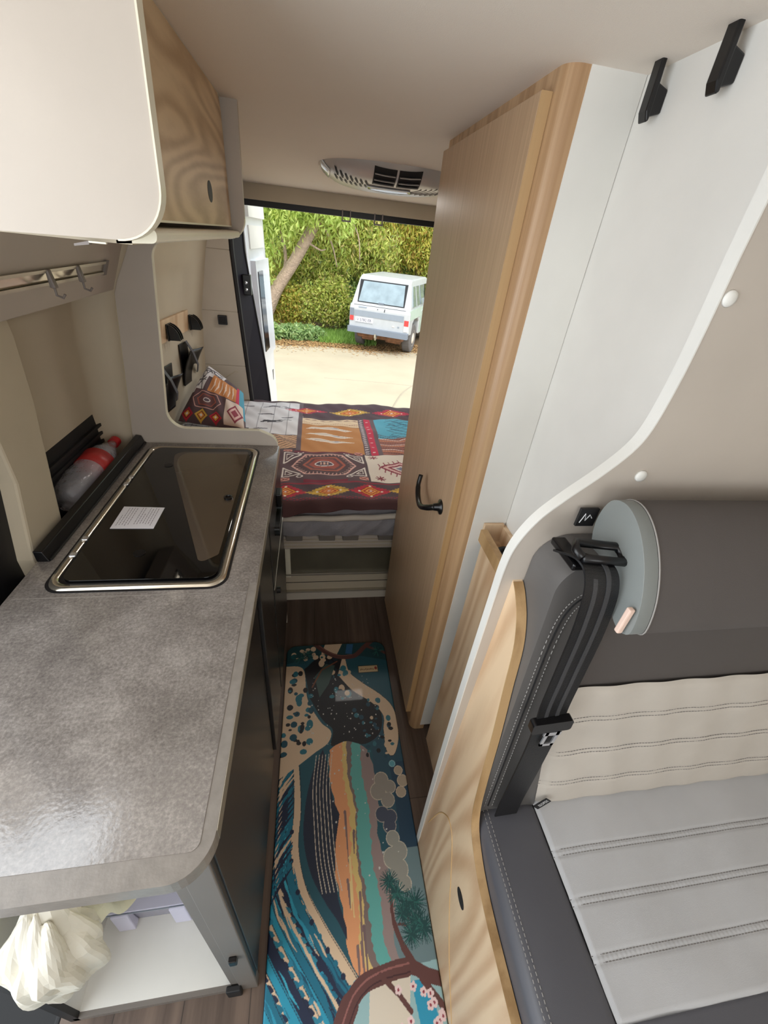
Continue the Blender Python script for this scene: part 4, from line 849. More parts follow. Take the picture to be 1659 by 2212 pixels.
# seat cushion
ob('seat_bolster', prism([(.349, .50), (.492, .50), (.492, .603), (.349, .603)], 'y', -.40, .352), M['leatherdk'], bs, bevel=.024, seg=5)
ob('front_bolster', prism([(.480, .50), (1.26, .50), (1.26, .604), (.480, .604)], 'y', -.40, .022), M['leatherdk'], bs, bevel=.006, seg=3)
SS = [.247, .171, .096]
def seatf(u, v):
    y = .0215 + v * .335; x = .484 + u * .776; pf = .005 * min(1, v / .02) * min(1, u / .01)
    for s in SS: pf += -.0016 * (math.exp(-((y - s - .005) / .003) ** 2) + math.exp(-((y - s + .005) / .003) ** 2)) - .0004 * math.exp(-((y - s) / .006) ** 2) * math.sin(x * 700)
    pf += .0016 * math.sin(x * 19 + y * 9 + 2 * math.sin(y * 11)) + .0007 * math.sin(x * 53 - y * 40); return (x, y, .6005 + pf)
ob('seat_panel', grid(seatf, 320, 130), M['clothlt2'], bs, smooth=True)
for s in SS:
    for d in (-.005, .005):
        pth = [Vector(seatf(u, (s + d - .0215) / .335)) + Vector((0, 0, .0006)) for u in np.linspace(0, 1, 40)]; ob('stitching', dashes(pth, .0045, .0018, .0008), M['threaddk'], bs)
for x, d in ((.365, 0), (.3735, 0)):
    ob('stitching', dashes([(x, y, .6035 - (.002 if x < .37 else 0)) for y in np.linspace(.34, -.35, 12)], .0045, .003, .0008), M['thread'], bs)
ob('seat_box', box(.349, 1.26, -.35, .46, 0.0, .50), M['blackm'], bs)

# headrest: bolster with a D-shaped end, leaning on the backrest
hr = thing('headrest', (.65, .37, 1.2), 'wide dark grey headrest cushion with light grey D-shaped end', 'headrest')
HP = spline([(.325, 1.199), (.311, 1.215), (.320, 1.262), (.345, 1.308), (.378, 1.341), (.412, 1.354), (.440, 1.342), (.450, 1.305), (.440, 1.268), (.412, 1.246), (.372, 1.228), (.345, 1.206), (.325, 1.199)], 5)
HPs = HP[:-1]
ob('cushion', prism(HPs, 'x', .436, 1.06), M['clothdk'], hr, bevel=.003, seg=3)
ob('end_cap', prism(HPs, 'x', .416, .440), M['leather2'], hr, bevel=.004, seg=3)
cyc = [(y, z) for y, z in HPs]; cy0 = sum(p[0] for p in cyc) / len(cyc); cz0 = sum(p[1] for p in cyc) / len(cyc)
ob('end_seam', tube([(.4385, cy0 + (y - cy0) * 1.005, cz0 + (z - cz0) * 1.005) for y, z in cyc + cyc[:1]], .0012, 5), M['thread'], hr)
pk = thing('pink_tag', (.40, .33, 1.2), 'small pink cloth tag folded beside the seat belt under the headrest', 'tag')
ob('fold', box(.405, .4135, .318, .326, 1.205, 1.250), M['pink'], pk, bevel=.002)
nt = thing('belt_name_tag', (.39, .43, 1.28), 'little black tag with pale scribble behind the headrest', 'tag')
ob('fabric', box(.392, .422, .458, .4625, 1.285, 1.316), M['blackm'], nt)
ob('scribble', tube([(.396, .4575, 1.292), (.401, .4575, 1.308), (.404, .4575, 1.296), (.409, .4575, 1.306), (.414, .4575, 1.300)], .0009, 4), M['textw'], nt)
it = thing('seat_fixing_tag', (.485, .33, .61), 'small black label reading ISOFIX at the seat joint', 'tag')
Tm = Matrix.Translation((.489, .326, .632)) @ Matrix.Rotation(math.radians(-60), 4, 'Y') @ Matrix.Rotation(math.radians(72), 4, 'X')
ob('fabric', box(-.020, .020, -.007, .007, -.0006, .0006, mat=Tm), M['blackm'], it)
ob('lettering', text_bm('ISOFIX', .0095, Tm @ Matrix.Translation((.004, 0, .0012)), .0002), M['textw'], it)

# seat belt
sbt = thing('seat_belt', (.40, .33, .9), 'black three-point seat belt hanging down the backrest edge', 'seat belt')
path = spline([(.372, .425, 1.262), (.374, .375, 1.285), (.380, .352, 1.262), (.388, .345, 1.19), (.394, .342, 1.08), (.396, .338, 1.0), (.396, .332, .965)], 8)
ob('upper_webbing', strip(path, (.027, 0, -.004), .003), M['webbing'], sbt)
for dx in (-.011, .009):
    ob('webbing_stripe', strip([(x + dx, y, z) for x, y, z in path[6:]], (.0035, 0, -.0006), .0044), M['webbinglt'], sbt)
p2 = spline([(.396, .332, .955), (.398, .327, .88), (.402, .325, .76), (.406, .325, .67), (.408, .322, .612)], 6)
ob('lower_webbing', strip(p2, (.027, .002, -.004), .003), M['webbing'], sbt)
gm = Matrix.Translation((.382, .372, 1.295)) @ Matrix.Rotation(math.radians(8), 4, 'Y')
ob('guide_loop', tube([gm @ Vector(p) for p in ((-.032, 0, -.004), (.034, 0, -.004), (.038, .012, 0), (.034, .024, .004), (-.032, .024, .004), (-.037, .012, 0), (-.032, 0, -.004))], .0062, 10), M['black'], sbt, smooth=True)
ob('guide_arm', box(.350, .372, .380, .445, 1.264, 1.276), M['black'], sbt, bevel=.003)
tm = Matrix.Translation((.396, .328, .965)) @ Matrix.Rotation(math.radians(-5), 4, 'Y')
th = ob('tongue_housing', prism(rrect(-.036, .036, -.016, .013, .006), 'y', -.007, .007), M['black'], sbt, bevel=.002)
th.data.transform(Matrix.Translation(-Vector(sbt.location)) @ tm @ Matrix.Translation(Vector(sbt.location)))
q = bmesh.new(); mt = Matrix.Translation((.403, .322, .926)); 
for a in ((-.013, -.007, -.022, .022), (.007, .013, -.022, .022), (-.013, .013, -.022, -.015), (-.016, .016, .012, .022)): bm_box(q, a[0], a[1], -.0012, .0012, a[2], a[3], mat=mt)
ob('tongue_plate', q, M['chrome'], sbt)

# ================================================================== FLOOR MATS (plain flowing seascape-coloured pattern)
MX0, MX1, MY0, MY1 = -.127, .330, -.10, 1.27
q = Canvas(MX0, MX1, MY0, MY1, .0015, (34, 84, 98)); X, Y = q.X, q.Y
TEAL, NAVY, CREAM, SKY, DK = (24, 110, 136), (26, 38, 66), (216, 190, 160), (40, 150, 180), (18, 20, 28)
wob = lambda f, p: .006 * np.sin(Y * f + p)
# right side: deep teal fading to slate, with grey clouds
q.put((X > .22 + wob(14, 1)) & (Y < .9), (40, 78, 96))
q.put((X > .27 + wob(10, 2)) & (Y < .72), (30, 62, 84))
# long vertical bands of colour in the middle
xl = np.interp(Y, [.18, .25, .33, .42, .58, .68, .81], [.13, .09, .078, .062, .070, .052, .060]) + .003 * np.sin(Y * 23) + .0015 * np.sin(Y * 133)
w1 = np.interp(Y, [.18, .4, .81], [.030, .052, .045]); inn = (Y > .195) & (Y < .812 - 2.2 * (X - .12) ** 2 * 3)
e1 = xl + w1 + .003 * np.sin(Y * 19); e2 = e1 + .016 + .002 * np.sin(Y * 12 + 1); e3 = e2 + .012 + .008 * np.sin(Y * 9); e4 = e3 + .040 + .004 * np.sin(Y * 11 + 2); e5 = e4 + .035 + .012 * np.sin(Y * 21)
nz1 = .002 * np.sin(Y * 71 + np.sin(Y * 37) * 3) + .0015 * np.sin(Y * 311); e1 = e1 + nz1; e3 = e3 - nz1; e4 = e4 + nz1 * .7
q.put((X > .20) & (Y < .46) & (Y > .2), (108, 132, 138)); q.put(inn & (X > e4) & (X < e5), (150, 132, 130)); q.put(inn & (X > xl) & (X < e1), (224, 158, 112)); q.put(inn & (X >= e1) & (X < e2), (216, 190, 122)); q.put(inn & (X >= e2) & (X < e3), (124, 108, 104)); q.put(inn & (X >= e3) & (X < e4), (96, 170, 164))
for k in range(9):
    y0 = random.uniform(.26, .7); x0 = float(np.interp(y0, [.2, .8], [.11, .10])) + random.uniform(-.01, .035); q.line([(x0, y0), (x0 + random.uniform(-.004, .004), y0 - random.uniform(.04, .14))], [.008, .003], random.choice([(128, 104, 102), (116, 96, 98), (226, 200, 140)]))
def cloud(cs, c, edge=None):
    for x, y, r in cs:
        if edge: q.disc(x, y, r + .0022, edge)
    for x, y, r in cs: q.disc(x, y, r, c)
cloud([(.235, .665, .024), (.262, .64, .02), (.22, .63, .026), (.25, .60, .022)], (146, 140, 132), (196, 184, 166))
cloud([(.225, .56, .022), (.252, .55, .02), (.245, .525, .02)], (66, 74, 92), (170, 160, 150))
cloud([(.25, .49, .02), (.265, .455, .024), (.258, .41, .026), (.24, .44, .026), (.27, .375, .018)], (150, 150, 142), (200, 192, 176))
cloud([(.30, .62, .016), (.312, .655, .018), (.302, .69, .014)], (176, 160, 140), (206, 190, 168)); q.disc(.283, .715, .012, (150, 196, 200)); q.disc(.283, .715, .0095, (96, 160, 176))
# navy lagoon with pale drip lines
nl = spline([(.03, .79), (-.005, .72), (-.03, .62), (-.035, .52), (-.012, .43), (.03, .36), (.065, .315), (.088, .275)], 8); nr = [(.088, .30), (.068, .36), (.060, .42), (.066, .50), (.082, .575), (.062, .62), (.05, .68), (.045, .74)]
q.poly(nl + nr, (32, 42, 62))
for k in range(6):
    x0 = -.014 + k * .0115; q.line(spline([(x0 + .02, .77), (x0 + .008, .66), (x0 + .012, .56), (x0 + .02, .46), (x0 + .036, .38)], 6), .0022, (206, 196, 180))
# sweeping cream and blue bands on the left
base = [(-.06, .80), (-.05, .70), (-.045, .60), (-.05, .50), (-.025, .40), (.03, .31), (.085, .235), (.13, .17), (.16, .10), (.18, .0), (.19, -.1)]
def shift(pts, d): return [(x - d, y - d * .35) for x, y in pts]
for d, wd, c in ((.012, .030, CREAM), (.034, .024, TEAL), (.052, .018, NAVY), (.066, .014, CREAM), (.083, .026, TEAL), (.10, .014, SKY), (.113, .012, CREAM), (.132, .030, NAVY), (.152, .018, SKY), (.168, .012, CREAM), (.185, .028, TEAL), (.206, .02, SKY), (.224, .012, CREAM), (.245, .034, TEAL), (.275, .03, SKY)):
    q.line(spline(shift(base, d), 8), [wd * (.55 + .45 * min(1, k / 40)) for k in range(81)][:len(spline(shift(base, d), 8))], c)
for d in (.0, .024, .044, .059, .074, .093, .108, .121, .146, .162, .175, .198, .218):
    q.line(spline(shift(base, d), 8), .0016, (20, 30, 48))
for _ in range(120):                                           # short streaks inside the bands
    d = random.uniform(.02, .30); sq = spline(shift(base, d), 8); a = random.randint(5, len(sq) - 16); n_ = random.randint(6, 14)
    q.line([(x + .002 * math.sin(k), y) for k, (x, y) in enumerate(sq[a:a + n_])], [random.uniform(.003, .008) * math.sin(math.pi * (k + .5) / n_) for k in range(n_)], random.choice([NAVY, TEAL, SKY, (60, 170, 196), (20, 74, 100), CREAM]))
for d, cc in ((.060, CREAM), (.118, CREAM), (.170, CREAM)):     # leaf-like scallops along the pale bands
    sq = spline(shift(base, d), 8)
    for k in range(24, len(sq) - 1, 2):
        x, y = sq[k]; q.poly([(x - .010, y + .010), (x + .002, y + .006), (x + .010, y - .004), (x + .001, y - .007)], random.choice([TEAL, (40, 128, 152), NAVY]))
sp_ = spline(shift(base, .034), 8)
for k in range(20, len(sp_), 3):
    x, y = sp_[k]; q.disc(x + .010, y + .004, .0065, TEAL if k % 2 else NAVY); 
sp_ = spline(shift(base, .113), 8)
for k in range(30, len(sp_), 4): x, y = sp_[k]; q.disc(x + .006, y, .006, (40, 130, 160))
for k in range(26):
    y0 = .42 + k * .016; q.line([(-.127, y0 - .05), (-.10, y0 - .005), (-.07, y0 + .03)], [.002, .009, .003], random.choice([CREAM, TEAL, NAVY, NAVY]))
# upper part: cream lobes over near-black with teal pebbles
q.poly(spline([(-.127, 1.16), (-.05, 1.14), (-.03, 1.0), (.02, .90), (.062, .855), (.05, .812), (.0, .78), (-.06, .74), (-.127, .70)], 8), CREAM)
q.poly(spline([(-.045, 1.14), (.03, 1.20), (.13, 1.17), (.17, 1.05), (.25, .99), (.27, .90), (.25, .83), (.19, .795), (.12, .812), (.062, .80), (.07, .86), (.03, .905), (-.02, 1.0)], 8), DK)
rb_ = spline([(.135, 1.23), (.15, 1.12), (.20, 1.06), (.27, 1.0), (.315, .945), (.330, .88), (.322, .80), (.295, .745), (.270, .76), (.268, .84), (.275, .90), (.235, .96), (.16, 1.02), (.10, 1.10)], 8)
q.poly(rb_, CREAM); q.line(rb_ + rb_[:1], .002, (40, 40, 44))
def pebbles(n, x0, x1, y0, y1, cols, r0=.006, r1=.014, keep=None):
    for _ in range(n):
        x, y = random.uniform(x0, x1), random.uniform(y0, y1)
        if keep and not keep(x, y): continue
        r = random.uniform(r0, r1); q.disc(x, y, r, random.choice(cols), r * random.uniform(.6, 1.5))
pebbles(46, -.12, -.01, .78, 1.12, [(40, 112, 128), (26, 78, 96), (20, 22, 30)]); pebbles(34, .03, .15, .98, 1.2, [(52, 120, 134), CREAM, (20, 40, 52)]); pebbles(44, .16, .30, .74, .98, [(52, 112, 126), (30, 70, 88), CREAM, DK], .005, .011)
pebbles(90, -.02, .25, .80, 1.1, [(206, 204, 200)], .0012, .0026); pebbles(30, .05, .28, .40, .80, [(206, 204, 200)], .0014, .003)
q.poly([(.0, 1.10), (.05, 1.16), (.09, 1.15), (.06, 1.06), (.02, 1.0)], (62, 84, 80)); q.line([(-.01, 1.05), (.03, 1.13), (.10, 1.17)], .006, (120, 70, 50))
# top edge: brown bough over green
q.poly([(-.127, 1.27), (.33, 1.27), (.33, 1.16), (.22, 1.19), (.12, 1.2), (0, 1.2), (-.127, 1.17)], (24, 66, 72)); pebbles(20, -.1, .1, 1.19, 1.26, [CREAM, (30, 90, 96)])
q.poly([(.03, 1.215), (.10, 1.205), (.13, 1.27), (.05, 1.27)], CREAM); q.poly([(.14, 1.21), (.17, 1.205), (.18, 1.26), (.15, 1.262)], (46, 96, 140))
BR = (96, 60, 58)
q.line(spline([(.0, 1.275), (.05, 1.225), (.11, 1.195), (.18, 1.195), (.23, 1.24), (.27, 1.275)], 6), .022, BR); q.line(spline([(.02, 1.262), (.06, 1.226), (.11, 1.202), (.17, 1.202)], 6), .003, (140, 96, 84)); q.line([(.24, 1.245), (.33, 1.2)], .014, BR)
def tuft(x, y, r, c=(24, 70, 72), n=30):
    for k in range(n): a = k / n * 2 * math.pi + random.uniform(-.1, .1); q.line([(x, y), (x + r * math.cos(a), y + r * math.sin(a))], [.0045, .0014], random.choice([c, (40, 100, 96), c]))
tuft(-.06, 1.2, .035); tuft(-.03, 1.215, .028, (20, 58, 64)); tuft(.29, 1.215, .03, (20, 58, 64))
q.rect(.192, .283, 1.103, 1.140, (60, 50, 40)); q.rect(.1945, .2805, 1.1055, 1.1375, (206, 182, 142))
for k in range(9): q.line([(.203 + k * .007, 1.117 + .002 * (k % 2)), (.2065 + k * .007, 1.123 - .002 * (k % 3))], .0032, (96, 60, 46))
q.disc(.272, 1.124, .006, (150, 60, 50), .008)
# bottom: bough, tufts and blossoms
q.poly([(.10, .20), (.33, .21), (.33, -.1), (.02, -.1), (.06, .12)], (150, 186, 190)); q.poly([(.14, .18), (.25, .19), (.22, .05), (.12, .04)], (216, 206, 190)); q.poly([(.25, .18), (.30, .18), (.31, .08), (.26, .1)], (40, 150, 186))
q.line(spline([(-.03, -.1), (.03, .04), (.07, .135), (.115, .185), (.175, .200), (.25, .205), (.295, .185), (.335, .172)], 8), [.046] * 20 + [.036] * 20 + [.028] * 17, BR)
q.line(spline([(.0, .0), (.075, .145), (.12, .190), (.18, .207), (.25, .212)], 8), .004, (146, 96, 92)); q.line(spline([(.02, .01), (.09, .14), (.13, .178), (.18, .192), (.25, .196)], 8), .003, (64, 36, 40))
q.line(spline([(.262, .21), (.238, .25), (.222, .30), (.221, .35)], 6), [.017] * 6 + [.013] * 6 + [.009] * 7, BR); q.line([(.235, .29), (.262, .285), (.268, .32)], .006, BR); q.line([(.17, .20), (.215, .16), (.24, .13)], .011, BR); q.line([(.28, .18), (.33, .12)], .015, BR)
for x, y, r in ((.222, .385, .030), (.240, .355, .032), (.262, .325, .034), (.290, .33, .036), (.285, .29, .038), (.305, .275, .034), (.268, .265, .03), (.25, .31, .024)): tuft(x, y, r)
for k in range(30):
    x, y = random.uniform(.20, .32), random.uniform(-.08, .175)
    for a in range(5): q.disc(x + .0055 * math.cos(a * 1.257), y + .0055 * math.sin(a * 1.257), .0042, (232, 206, 206))
    q.disc(x, y, .003, (150, 60, 76))
q.line([(MX0, MY0), (MX0, MY1), (MX1, MY1), (MX1, MY0)], .005, (26, 26, 30))
def mat_pos(x0, x1, y0, y1, r=.045, zt=.011):
    def f(X, Y):  # round the corners by pulling the grid in, and turn the rim down
        cxs = np.clip(X, x0 + r, x1 - r); cys = np.clip(Y, y0 + r, y1 - r); dx, dy = X - cxs, Y - cys; corner = (np.abs(dx) > 1e-9) & (np.abs(dy) > 1e-9)
        m = np.maximum(np.abs(dx), np.abs(dy)); l = np.hypot(dx, dy) + 1e-12; k = np.where(corner, m / l, 1); Xn = cxs + dx * k; Yn = cys + dy * k
        e = np.minimum(np.minimum(X - x0, x1 - X), np.minimum(Y - y0, y1 - Y)); z = zt * np.sqrt(np.clip(1 - (1 - np.clip(e / .006, 0, 1)) ** 2, 0, 1)) + .0008
        return np.stack([Xn, Yn, z], -1)
    return f
props(ob('floor_mat', q.mesh('floor_mat', mat_pos(MX0, MX1, MY0, MY1)), M['mat']), 'long glossy floor mat with flowing blue, cream and orange print in the aisle', 'mat')
q = Canvas(-.56, -.14, -.5, .158, .006, TEAL)
for k in range(12): q.line(spline([(-.56 + k * .045, .15), (-.52 + k * .045, .0), (-.56 + k * .045, -.2), (-.5 + k * .045, -.5)], 6), .016, [CREAM, SKY, NAVY][k % 3])
q.put(q.Y > .148, (40, 150, 170))
props(ob('floor_mat', q.mesh('floor_mat_small', mat_pos(-.56, -.14, -.5, .158)), M['mat']), 'turquoise edged floor mat just showing in front of the kitchen cabinet', 'mat')

# ================================================================== OUTSIDE
GZ = -.85
struct('ground', box(-14, 18, 2.9, 40, GZ - .3, GZ - .03), M['earth'])
slab = [(-14, 2.95), (18, 2.95), (18, 11.2), (4, 11.6), (1.2, 11.3), (.2, 11.45), (-1.4, 11.2), (-3, 10.8), (-14, 10.4)]
struct('floor_yard', prism(slab, 'z', GZ - .05, GZ), M['concrete'])
struct('trim_17', tube(spline([(1.0, 5.8, GZ), (1.45, 7.2, GZ), (1.9, 8.2, GZ), (2.9, 9.6, GZ), (3.3, 11.2, GZ)], 5), .018, 4), M['crack'])
struct('trim_18', tube([(0.2, 8.6, GZ), (1.2, 8.5, GZ), (2.4, 8.3, GZ)], .008, 4), M['crack'])
# hillside of undergrowth behind everything
def hill(u, v):
    x = -9 + u * 22; t = v; y = 15.6 + t * 6 + .6 * math.sin(x * 1.1) + .3 * math.sin(x * 2.7 + t * 7); z = GZ - .1 + t ** .55 * 9.5 + .3 * math.sin(x * 2.1 + t * 11); return (x, y, z)
struct('ground_bank', grid(hill, 60, 30), M['hill'], smooth=True)
def scatter(n, c, r, shell=.5):
    d = rng.normal(size=(n, 3)); d /= np.linalg.norm(d, axis=1)[:, None]; rr = rng.uniform(shell, 1, (n, 1)) ** .7; return np.array(c) + d * rr * np.array(r)
def plant(name, label, cat, base, lobes, mat, n, size, droop, group, trunk=None, jitter=.8, width=.28):
    t = thing(name, base, label, cat, group)
    tot = sum(l[1][0] * l[1][2] for l in lobes); pts = np.concatenate([scatter(max(20, int(n * l[1][0] * l[1][2] / tot)), l[0], l[1]) for l in lobes])
    # gather leaves in drooping sprays
    nc = max(1, len(pts) // 9); cen_ = pts[rng.integers(0, len(pts), nc)]; idx = rng.integers(0, nc, len(pts)); off = rng.normal(size=(len(pts), 3)) * np.array([.09, .09, .16]) * size / .14
    pts = cen_[idx] + off
    ob('foliage', leaf_mesh('foliage', pts, size, droop, width, jitter), M[mat], t)
    if trunk:
        for k, (pth, rad) in enumerate(trunk): ob('trunk' if k == 0 else 'branch', tube(spline(pth, 5), list(np.interp(np.linspace(0, 1, (len(pth) - 1) * 5 + 1), np.linspace(0, 1, len(rad)), rad)), 10), M['bark'], t, smooth=True)
    return t
plant('leaning_tree', 'leaning pale-barked tree with drooping fresh green leaves, left behind the yard', 'tree', (-1.5, 12.9, GZ),
      [((-1.5, 12.6, 2.3), (1.0, .4, .9)), ((-.7, 12.5, 2.3), (.9, .4, .6)), ((-1.5, 12.6, 1.0), (.5, .3, .5)), ((-.75, 12.5, 1.75), (.45, .3, .35)), ((.35, 12.5, 2.2), (.8, .4, .5))], 'leafg', 9000, .16, (0, 0, -1.1), 'trees behind the yard',
      trunk=[([(-1.62, 12.9, GZ - .2), (-1.26, 12.9, -.24), (-.98, 12.9, .29), (-.53, 12.9, .93), (-.22, 12.9, 1.42), (.13, 12.9, 1.95), (.6, 12.95, 2.5), (1.0, 13.0, 3.4)], [.23, .19, .165, .15, .15, .12, .09, .05]), ([(-1.0, 12.9, .25), (-.75, 12.95, .9), (-.9, 13, 1.9)], [.07, .05, .03]), ([(-.2, 12.85, 1.4), (.15, 12.8, 1.25), (.3, 12.8, 1.28)], [.03, .02, .01]), ([(.1, 12.9, 2.0), (.45, 12.8, 1.4), (.6, 12.8, .9)], [.025, .018, .01]), ([(.6, 12.9, 2.4), (1.1, 12.8, 1.7), (1.2, 12.8, 1.1)], [.025, .018, .01])])
plant('yellowing_tree', 'yellow-green tree with hanging leaves in the middle behind the yard', 'tree', (.8, 14.2, GZ), [((.5, 14.0, 2.3), (1.5, .6, 1.0)), ((.1, 13.8, 1.0), (1.0, .5, .7)), ((1.5, 14.0, 1.3), (1.0, .5, .7)), ((-.9, 14, .8), (.6, .4, .6))], 'leafy', 20000, .14, (0, 0, -1.0), 'trees behind the yard', trunk=[([(.8, 14.6, GZ), (.9, 14.5, 1), (.7, 14.5, 3)], [.13, .1, .05])])
plant('autumn_tree', 'tree turning ochre and brown above the parked car', 'tree', (3.2, 14.8, GZ), [((2.7, 14.6, 2.3), (1.3, .6, 1.0)), ((3.6, 14.4, 1.5), (1.2, .6, .8)), ((2.1, 14.7, 1.3), (.9, .5, .6))], 'leafa', 15000, .14, (0, 0, -.9), 'trees behind the yard', trunk=[([(3.2, 15, GZ), (3.3, 15, 1), (3.0, 15, 3)], [.15, .1, .05])])
plant('green_tree', 'bright green tree rising at the right behind the parked car', 'tree', (4.9, 14.5, GZ), [((4.2, 14.3, 2.3), (1.1, .7, 1.0)), ((4.0, 13.9, .6), (.8, .5, .9))], 'leafy', 9000, .14, (0, 0, -.8), 'trees behind the yard', trunk=[([(5.2, 14.9, GZ), (5.2, 14.9, 1), (5.0, 14.9, 3)], [.15, .1, .05])])
plant('dark_tree', 'darker green tree further back up the bank', 'tree', (1.5, 15.8, GZ), [((1.2, 15.4, 1.6), (4.0, .5, 2.2))], 'leafd', 22000, .15, (0, 0, -.5), 'trees behind the yard')
plant('yellow_bush', 'bright yellow-green bush left of the parked car', 'bush', (.4, 13.4, GZ), [((.45, 13.3, .0), (.65, .4, .6)), ((-.2, 13.3, -.15), (.4, .3, .4))], 'leafy', 7000, .10, (0, 0, .2), 'bushes behind the yard', jitter=1.2, width=.4)
plant('brown_bush', 'reddish brown and green bush at the foot of the leaning tree', 'bush', (-.9, 13.3, GZ), [((-.75, 13.3, -.2), (.55, .35, .55))], 'leafa', 3600, .10, (0, 0, .2), 'bushes behind the yard', jitter=1.2, width=.4)
plant('green_bush', 'mid green bush between the yellow bush and the parked car', 'bush', (1.2, 13.7, GZ), [((1.15, 13.8, -.2), (.5, .35, .6))], 'leafd', 4200, .10, (0, 0, .2), 'bushes behind the yard', jitter=1.2, width=.4)
def stuff(name, label, cat, mesh, mat): return props(ob(name, mesh, M[mat]), label, cat, kind='stuff')
wp = np.concatenate([scatter(3600, (-1.55, 12.0, GZ + .16), (.75, .5, .34), .2), scatter(2600, (-.4, 12.3, GZ + .12), (.8, .4, .26), .2)]); wp[:, 2] = np.maximum(wp[:, 2], GZ)
stuff('weeds', 'bluish green weeds along the left end of the concrete edge', 'weeds', leaf_mesh('weeds', wp, .10, (0, 0, .5), .5, .8), 'leafb')
gp = np.column_stack([rng.uniform(.1, 1.7, 6000), rng.uniform(11.9, 13.4, 6000), GZ + rng.uniform(-.02, .12, 6000)])
stuff('grass', 'bright green grass patch beside the parked car', 'grass', leaf_mesh('grass', gp, .16, (0, 0, 2.2), .10, .5), 'grass')
lp = np.column_stack([rng.uniform(-2.6, 4.6, 9000), rng.normal(11.75, .35, 9000), np.full(9000, GZ + .012)]); lp[:, 1] += .12 * np.sin(lp[:, 0] * 3)
lm_ = leaf_mesh('leaf_litter', lp, .07, (0, 0, 0), .5, 1.0)
co = np.empty(len(lm_.vertices) * 3); lm_.vertices.foreach_get('co', co); co = co.reshape(-1, 3); co[:, 2] = GZ + .004 + (co[:, 2] - GZ - .012) * .25; co[:, 2] = np.maximum(co[:, 2], GZ + .003); lm_.vertices.foreach_set('co', co.ravel()); lm_.update()
stuff('leaf_litter', 'fallen brown leaves strewn along the edge of the concrete', 'leaves', lm_, 'litter')

# ------------------------------------------------------------------ parked car (built along +y, rear at y = 0, then turned)
CARL = Vector((1.60, 11.15, GZ)); CARROT = math.radians(-25)
car = thing('car', (0, 0, 0), 'old silver off-road car parked at the edge of the yard, seen from behind', 'car')
HW = .80
def sec(y, z, w=1.0):  # half width narrows above the belt line
    return HW * w * (1 - max(0, z - 1.0) * .26)
body = [(0, .52), (0.0, 1.02), (.10, 1.10), (.30, 1.66), (.40, 1.72), (2.05, 1.73), (2.45, 1.62), (2.75, 1.10), (3.85, 1.0), (3.95, .55), (3.85, .42), (3.55, .42), (3.5, .75), (3.3, .84), (2.9, .84), (2.7, .75), (2.65, .42), (1.12, .42), (1.07, .75), (.9, .84), (.52, .84), (.36, .75), (.30, .50)]
b = bmesh.new(); A_ = [b.verts.new((-sec(y, z), y, z)) for y, z in body]; B_ = [b.verts.new((sec(y, z), y, z)) for y, z in body]; fa = b.faces.new(A_); fb = b.faces.new(B_[::-1]); n = len(body)
for i in range(n): b.faces.new((A_[i], B_[i], B_[(i + 1) % n], A_[(i + 1) % n]))
fa.normal_update(); fb.normal_update(); bmesh.ops.triangulate(b, faces=[fa, fb]); bmesh.ops.recalc_face_normals(b, faces=b.faces[:])
cb = ob('body', b, M['carpaint'], car, bevel=.03, seg=3, smooth=False)
def rear(x0, x1, z0, z1, d=.006):   # plate lying on the rear surface
    def ys(z): return float(np.interp(z, [.52, 1.02, 1.10, 1.66, 1.72], [0, 0, .10, .30, .40]))
    q = bmesh.new(); bm_hex(q, [(x0, ys(z0) - d, z0), (x1, ys(z0) - d, z0), (x1, ys(z0) + .02, z0), (x0, ys(z0) + .02, z0), (x0, ys(z1) - d, z1), (x1, ys(z1) - d, z1), (x1, ys(z1) + .02, z1), (x0, ys(z1) + .02, z1)]); return q
ob('rear_window_seal', rear(-.63, .60, 1.125, 1.615, .008), M['rubber'], car); 
q = bmesh.new(); bm_hex(q, [(-.60, .10, 1.145), (.57, .10, 1.145), (.57, .12, 1.145), (-.60, .12, 1.145), (-.54, .265, 1.59), (.53, .265, 1.59), (.53, .285, 1.59), (-.54, .285, 1.59)])
for v in q.verts: v.co.y -= .003
ob('rear_window', q, M['carglass'], car)
ob('wiper_housing', box(-.07, .07, .085, .11, 1.13, 1.165), M['bumper'], car)
ob('hatch_seam', rear(-.70, .66, 1.062, 1.07, .004), M['rubber'], car)
ob('dark_panel', rear(-.66, .64, .82, .95, .012), M['cardk'], car, label='grey stripe panel across the tailgate')
ob('number_plate', rear(-.62, -.15, .685, .79, .022), M['paper'], car)
nplate = car.children[-1]
ob('plate_lettering', text_bm('V 3782 EB', .092, Matrix.Translation((-.385, -.024, .736)) @ Matrix.Rotation(math.pi / 2, 4, 'X'), .001), M['textd'], nplate)
ob('tail_lamp', rear(-.775, -.675, .70, .81, .014), M['tailred'], car); ob('tail_lamp', rear(-.775, -.675, .82, .98, .012), M['bumper'], car, label='grey upper lens of the left lamp')
ob('tail_lamp', rear(.665, .775, .73, .86, .014), M['tailred'], car); ob('tail_lamp', rear(.665, .775, .60, .73, .014), M['tailwh'], car, label='pale lower lens of the right lamp')
ob('badge', rear(-.56, -.34, 1.02, 1.04, .008), M['cardk'], car); ob('badge', rear(.36, .42, .67, .70, .01), M['tailwh'], car); ob('badge', rear(.50, .545, .67, .70, .01), M['cardk'], car)
ob('door_lock', rear(.12, .14, .98, 1.04, .012), M['rubber'], car); ob('door_lock', rear(-.06, -.045, 1.01, 1.03, .012), M['rubber'], car)
ob('rear_bumper', prism(rrect(-.80, .80, -.13, .06, .04), 'z', .44, .57), M['bumper'], car, bevel=.015, seg=2)
ob('underbody', box(-.62, .62, .12, 3.4, .30, .46), M['rust'], car, bevel=.05)
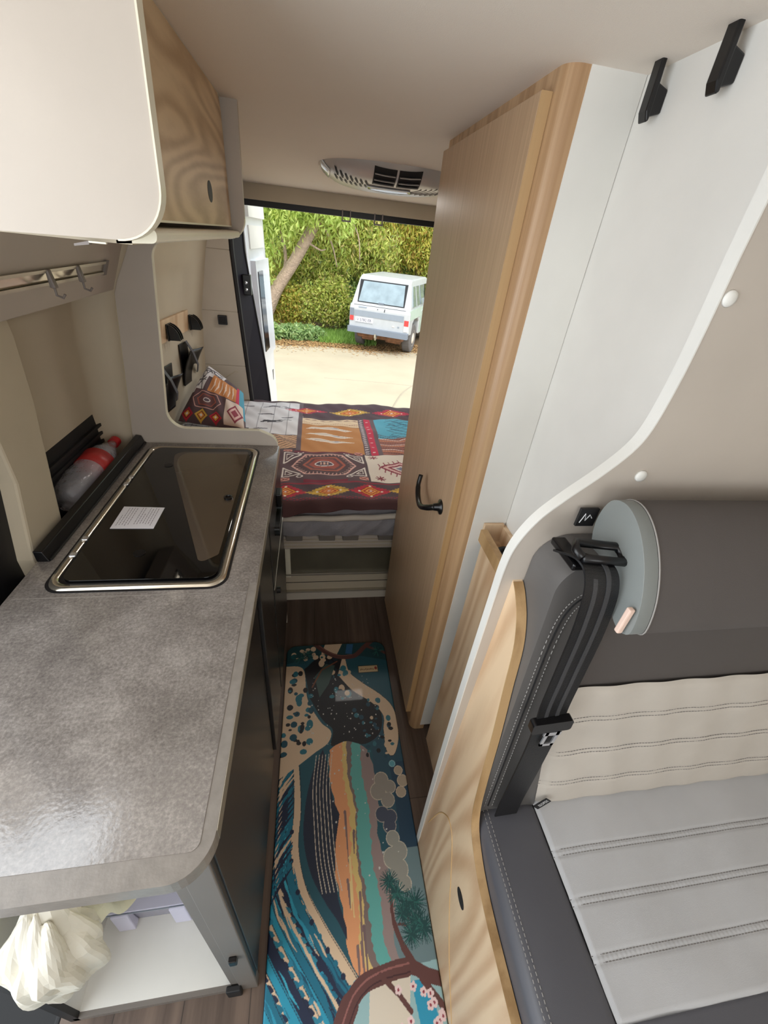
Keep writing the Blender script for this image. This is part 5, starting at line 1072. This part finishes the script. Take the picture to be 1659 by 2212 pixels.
ob('tow_bar', tube([(-.02, .0, .42), (-.02, -.14, .34), (-.02, -.17, .40), (-.02, -.17, .47)], .025, 8), M['alu'], car)
ob('exhaust_box', lathe([(.02, 0), (.09, .02), (.09, .4), (.02, .42)], axis_mat((.15, .25, .33), (1, 0, 0)), n=12), M['rust'], car)
ob('axle_block', box(-.5, -.2, .2, .5, .24, .36), M['rust'], car, bevel=.03)
def sw_(y0, y1, z0, z1, s=1, d=.006, ya=None, yb_=None):
    q = bmesh.new(); x = lambda z: s * (sec(0, z) + d); xi_ = lambda z: s * (sec(0, z) - .02)
    ya = y0 if ya is None else ya; yb_ = y1 if yb_ is None else yb_
    bm_hex(q, [(xi_(z0), y0, z0), (x(z0), y0, z0), (x(z0), y1, z0), (xi_(z0), y1, z0), (xi_(z1), ya, z1), (x(z1), ya, z1), (x(z1), yb_, z1), (xi_(z1), yb_, z1)]); return q
for s in (1, -1):
    ob('side_window', sw_(.34, 1.08, 1.14, 1.58, s, ya=.44), M['carglass'], car); ob('side_window', sw_(1.2, 1.62, 1.14, 1.58, s), M['carglass'], car); ob('side_window', sw_(1.72, 2.42, 1.14, 1.58, s, yb_=2.2), M['tint'], car)
    ob('window_pillar', sw_(.68, .73, 1.14, 1.58, s, .010), M['carpaint'], car); ob('flank', sw_(.04, 2.7, .86, 1.08, s, .004), M['carflank'], car); ob('flank', sw_(1.14, 2.62, .45, .86, s, .004), M['carflank'], car)
    ob('door_handle', sw_(1.30, 1.40, .96, .985, s, .02), M['chrome'], car)
ob('wing_mirror', box(.80, .98, 2.25, 2.31, 1.10, 1.26), M['carpaint'], car, bevel=.02)
for x in (-.66, .66):
    for y in (.72, 3.1):
        s = 1 if x > 0 else -1
        wh = ob('wheel', lathe([(.20, -.11), (.33, -.11), (.355, -.09), (.355, .09), (.33, .11), (.20, .11)], axis_mat((x, y, .355), (s, 0, 0)), n=28), M['tyre'], car, bevel=.01)
        ob('wheel_hub', lathe([(.02, .09), (.19, .085), (.20, .112), (.17, .10), (.06, .13), (.01, .13)], axis_mat((x, y, .355), (s, 0, 0)), n=20), M['tailwh'], wh)
car.location = CARL; car.rotation_euler = (0, 0, CARROT)
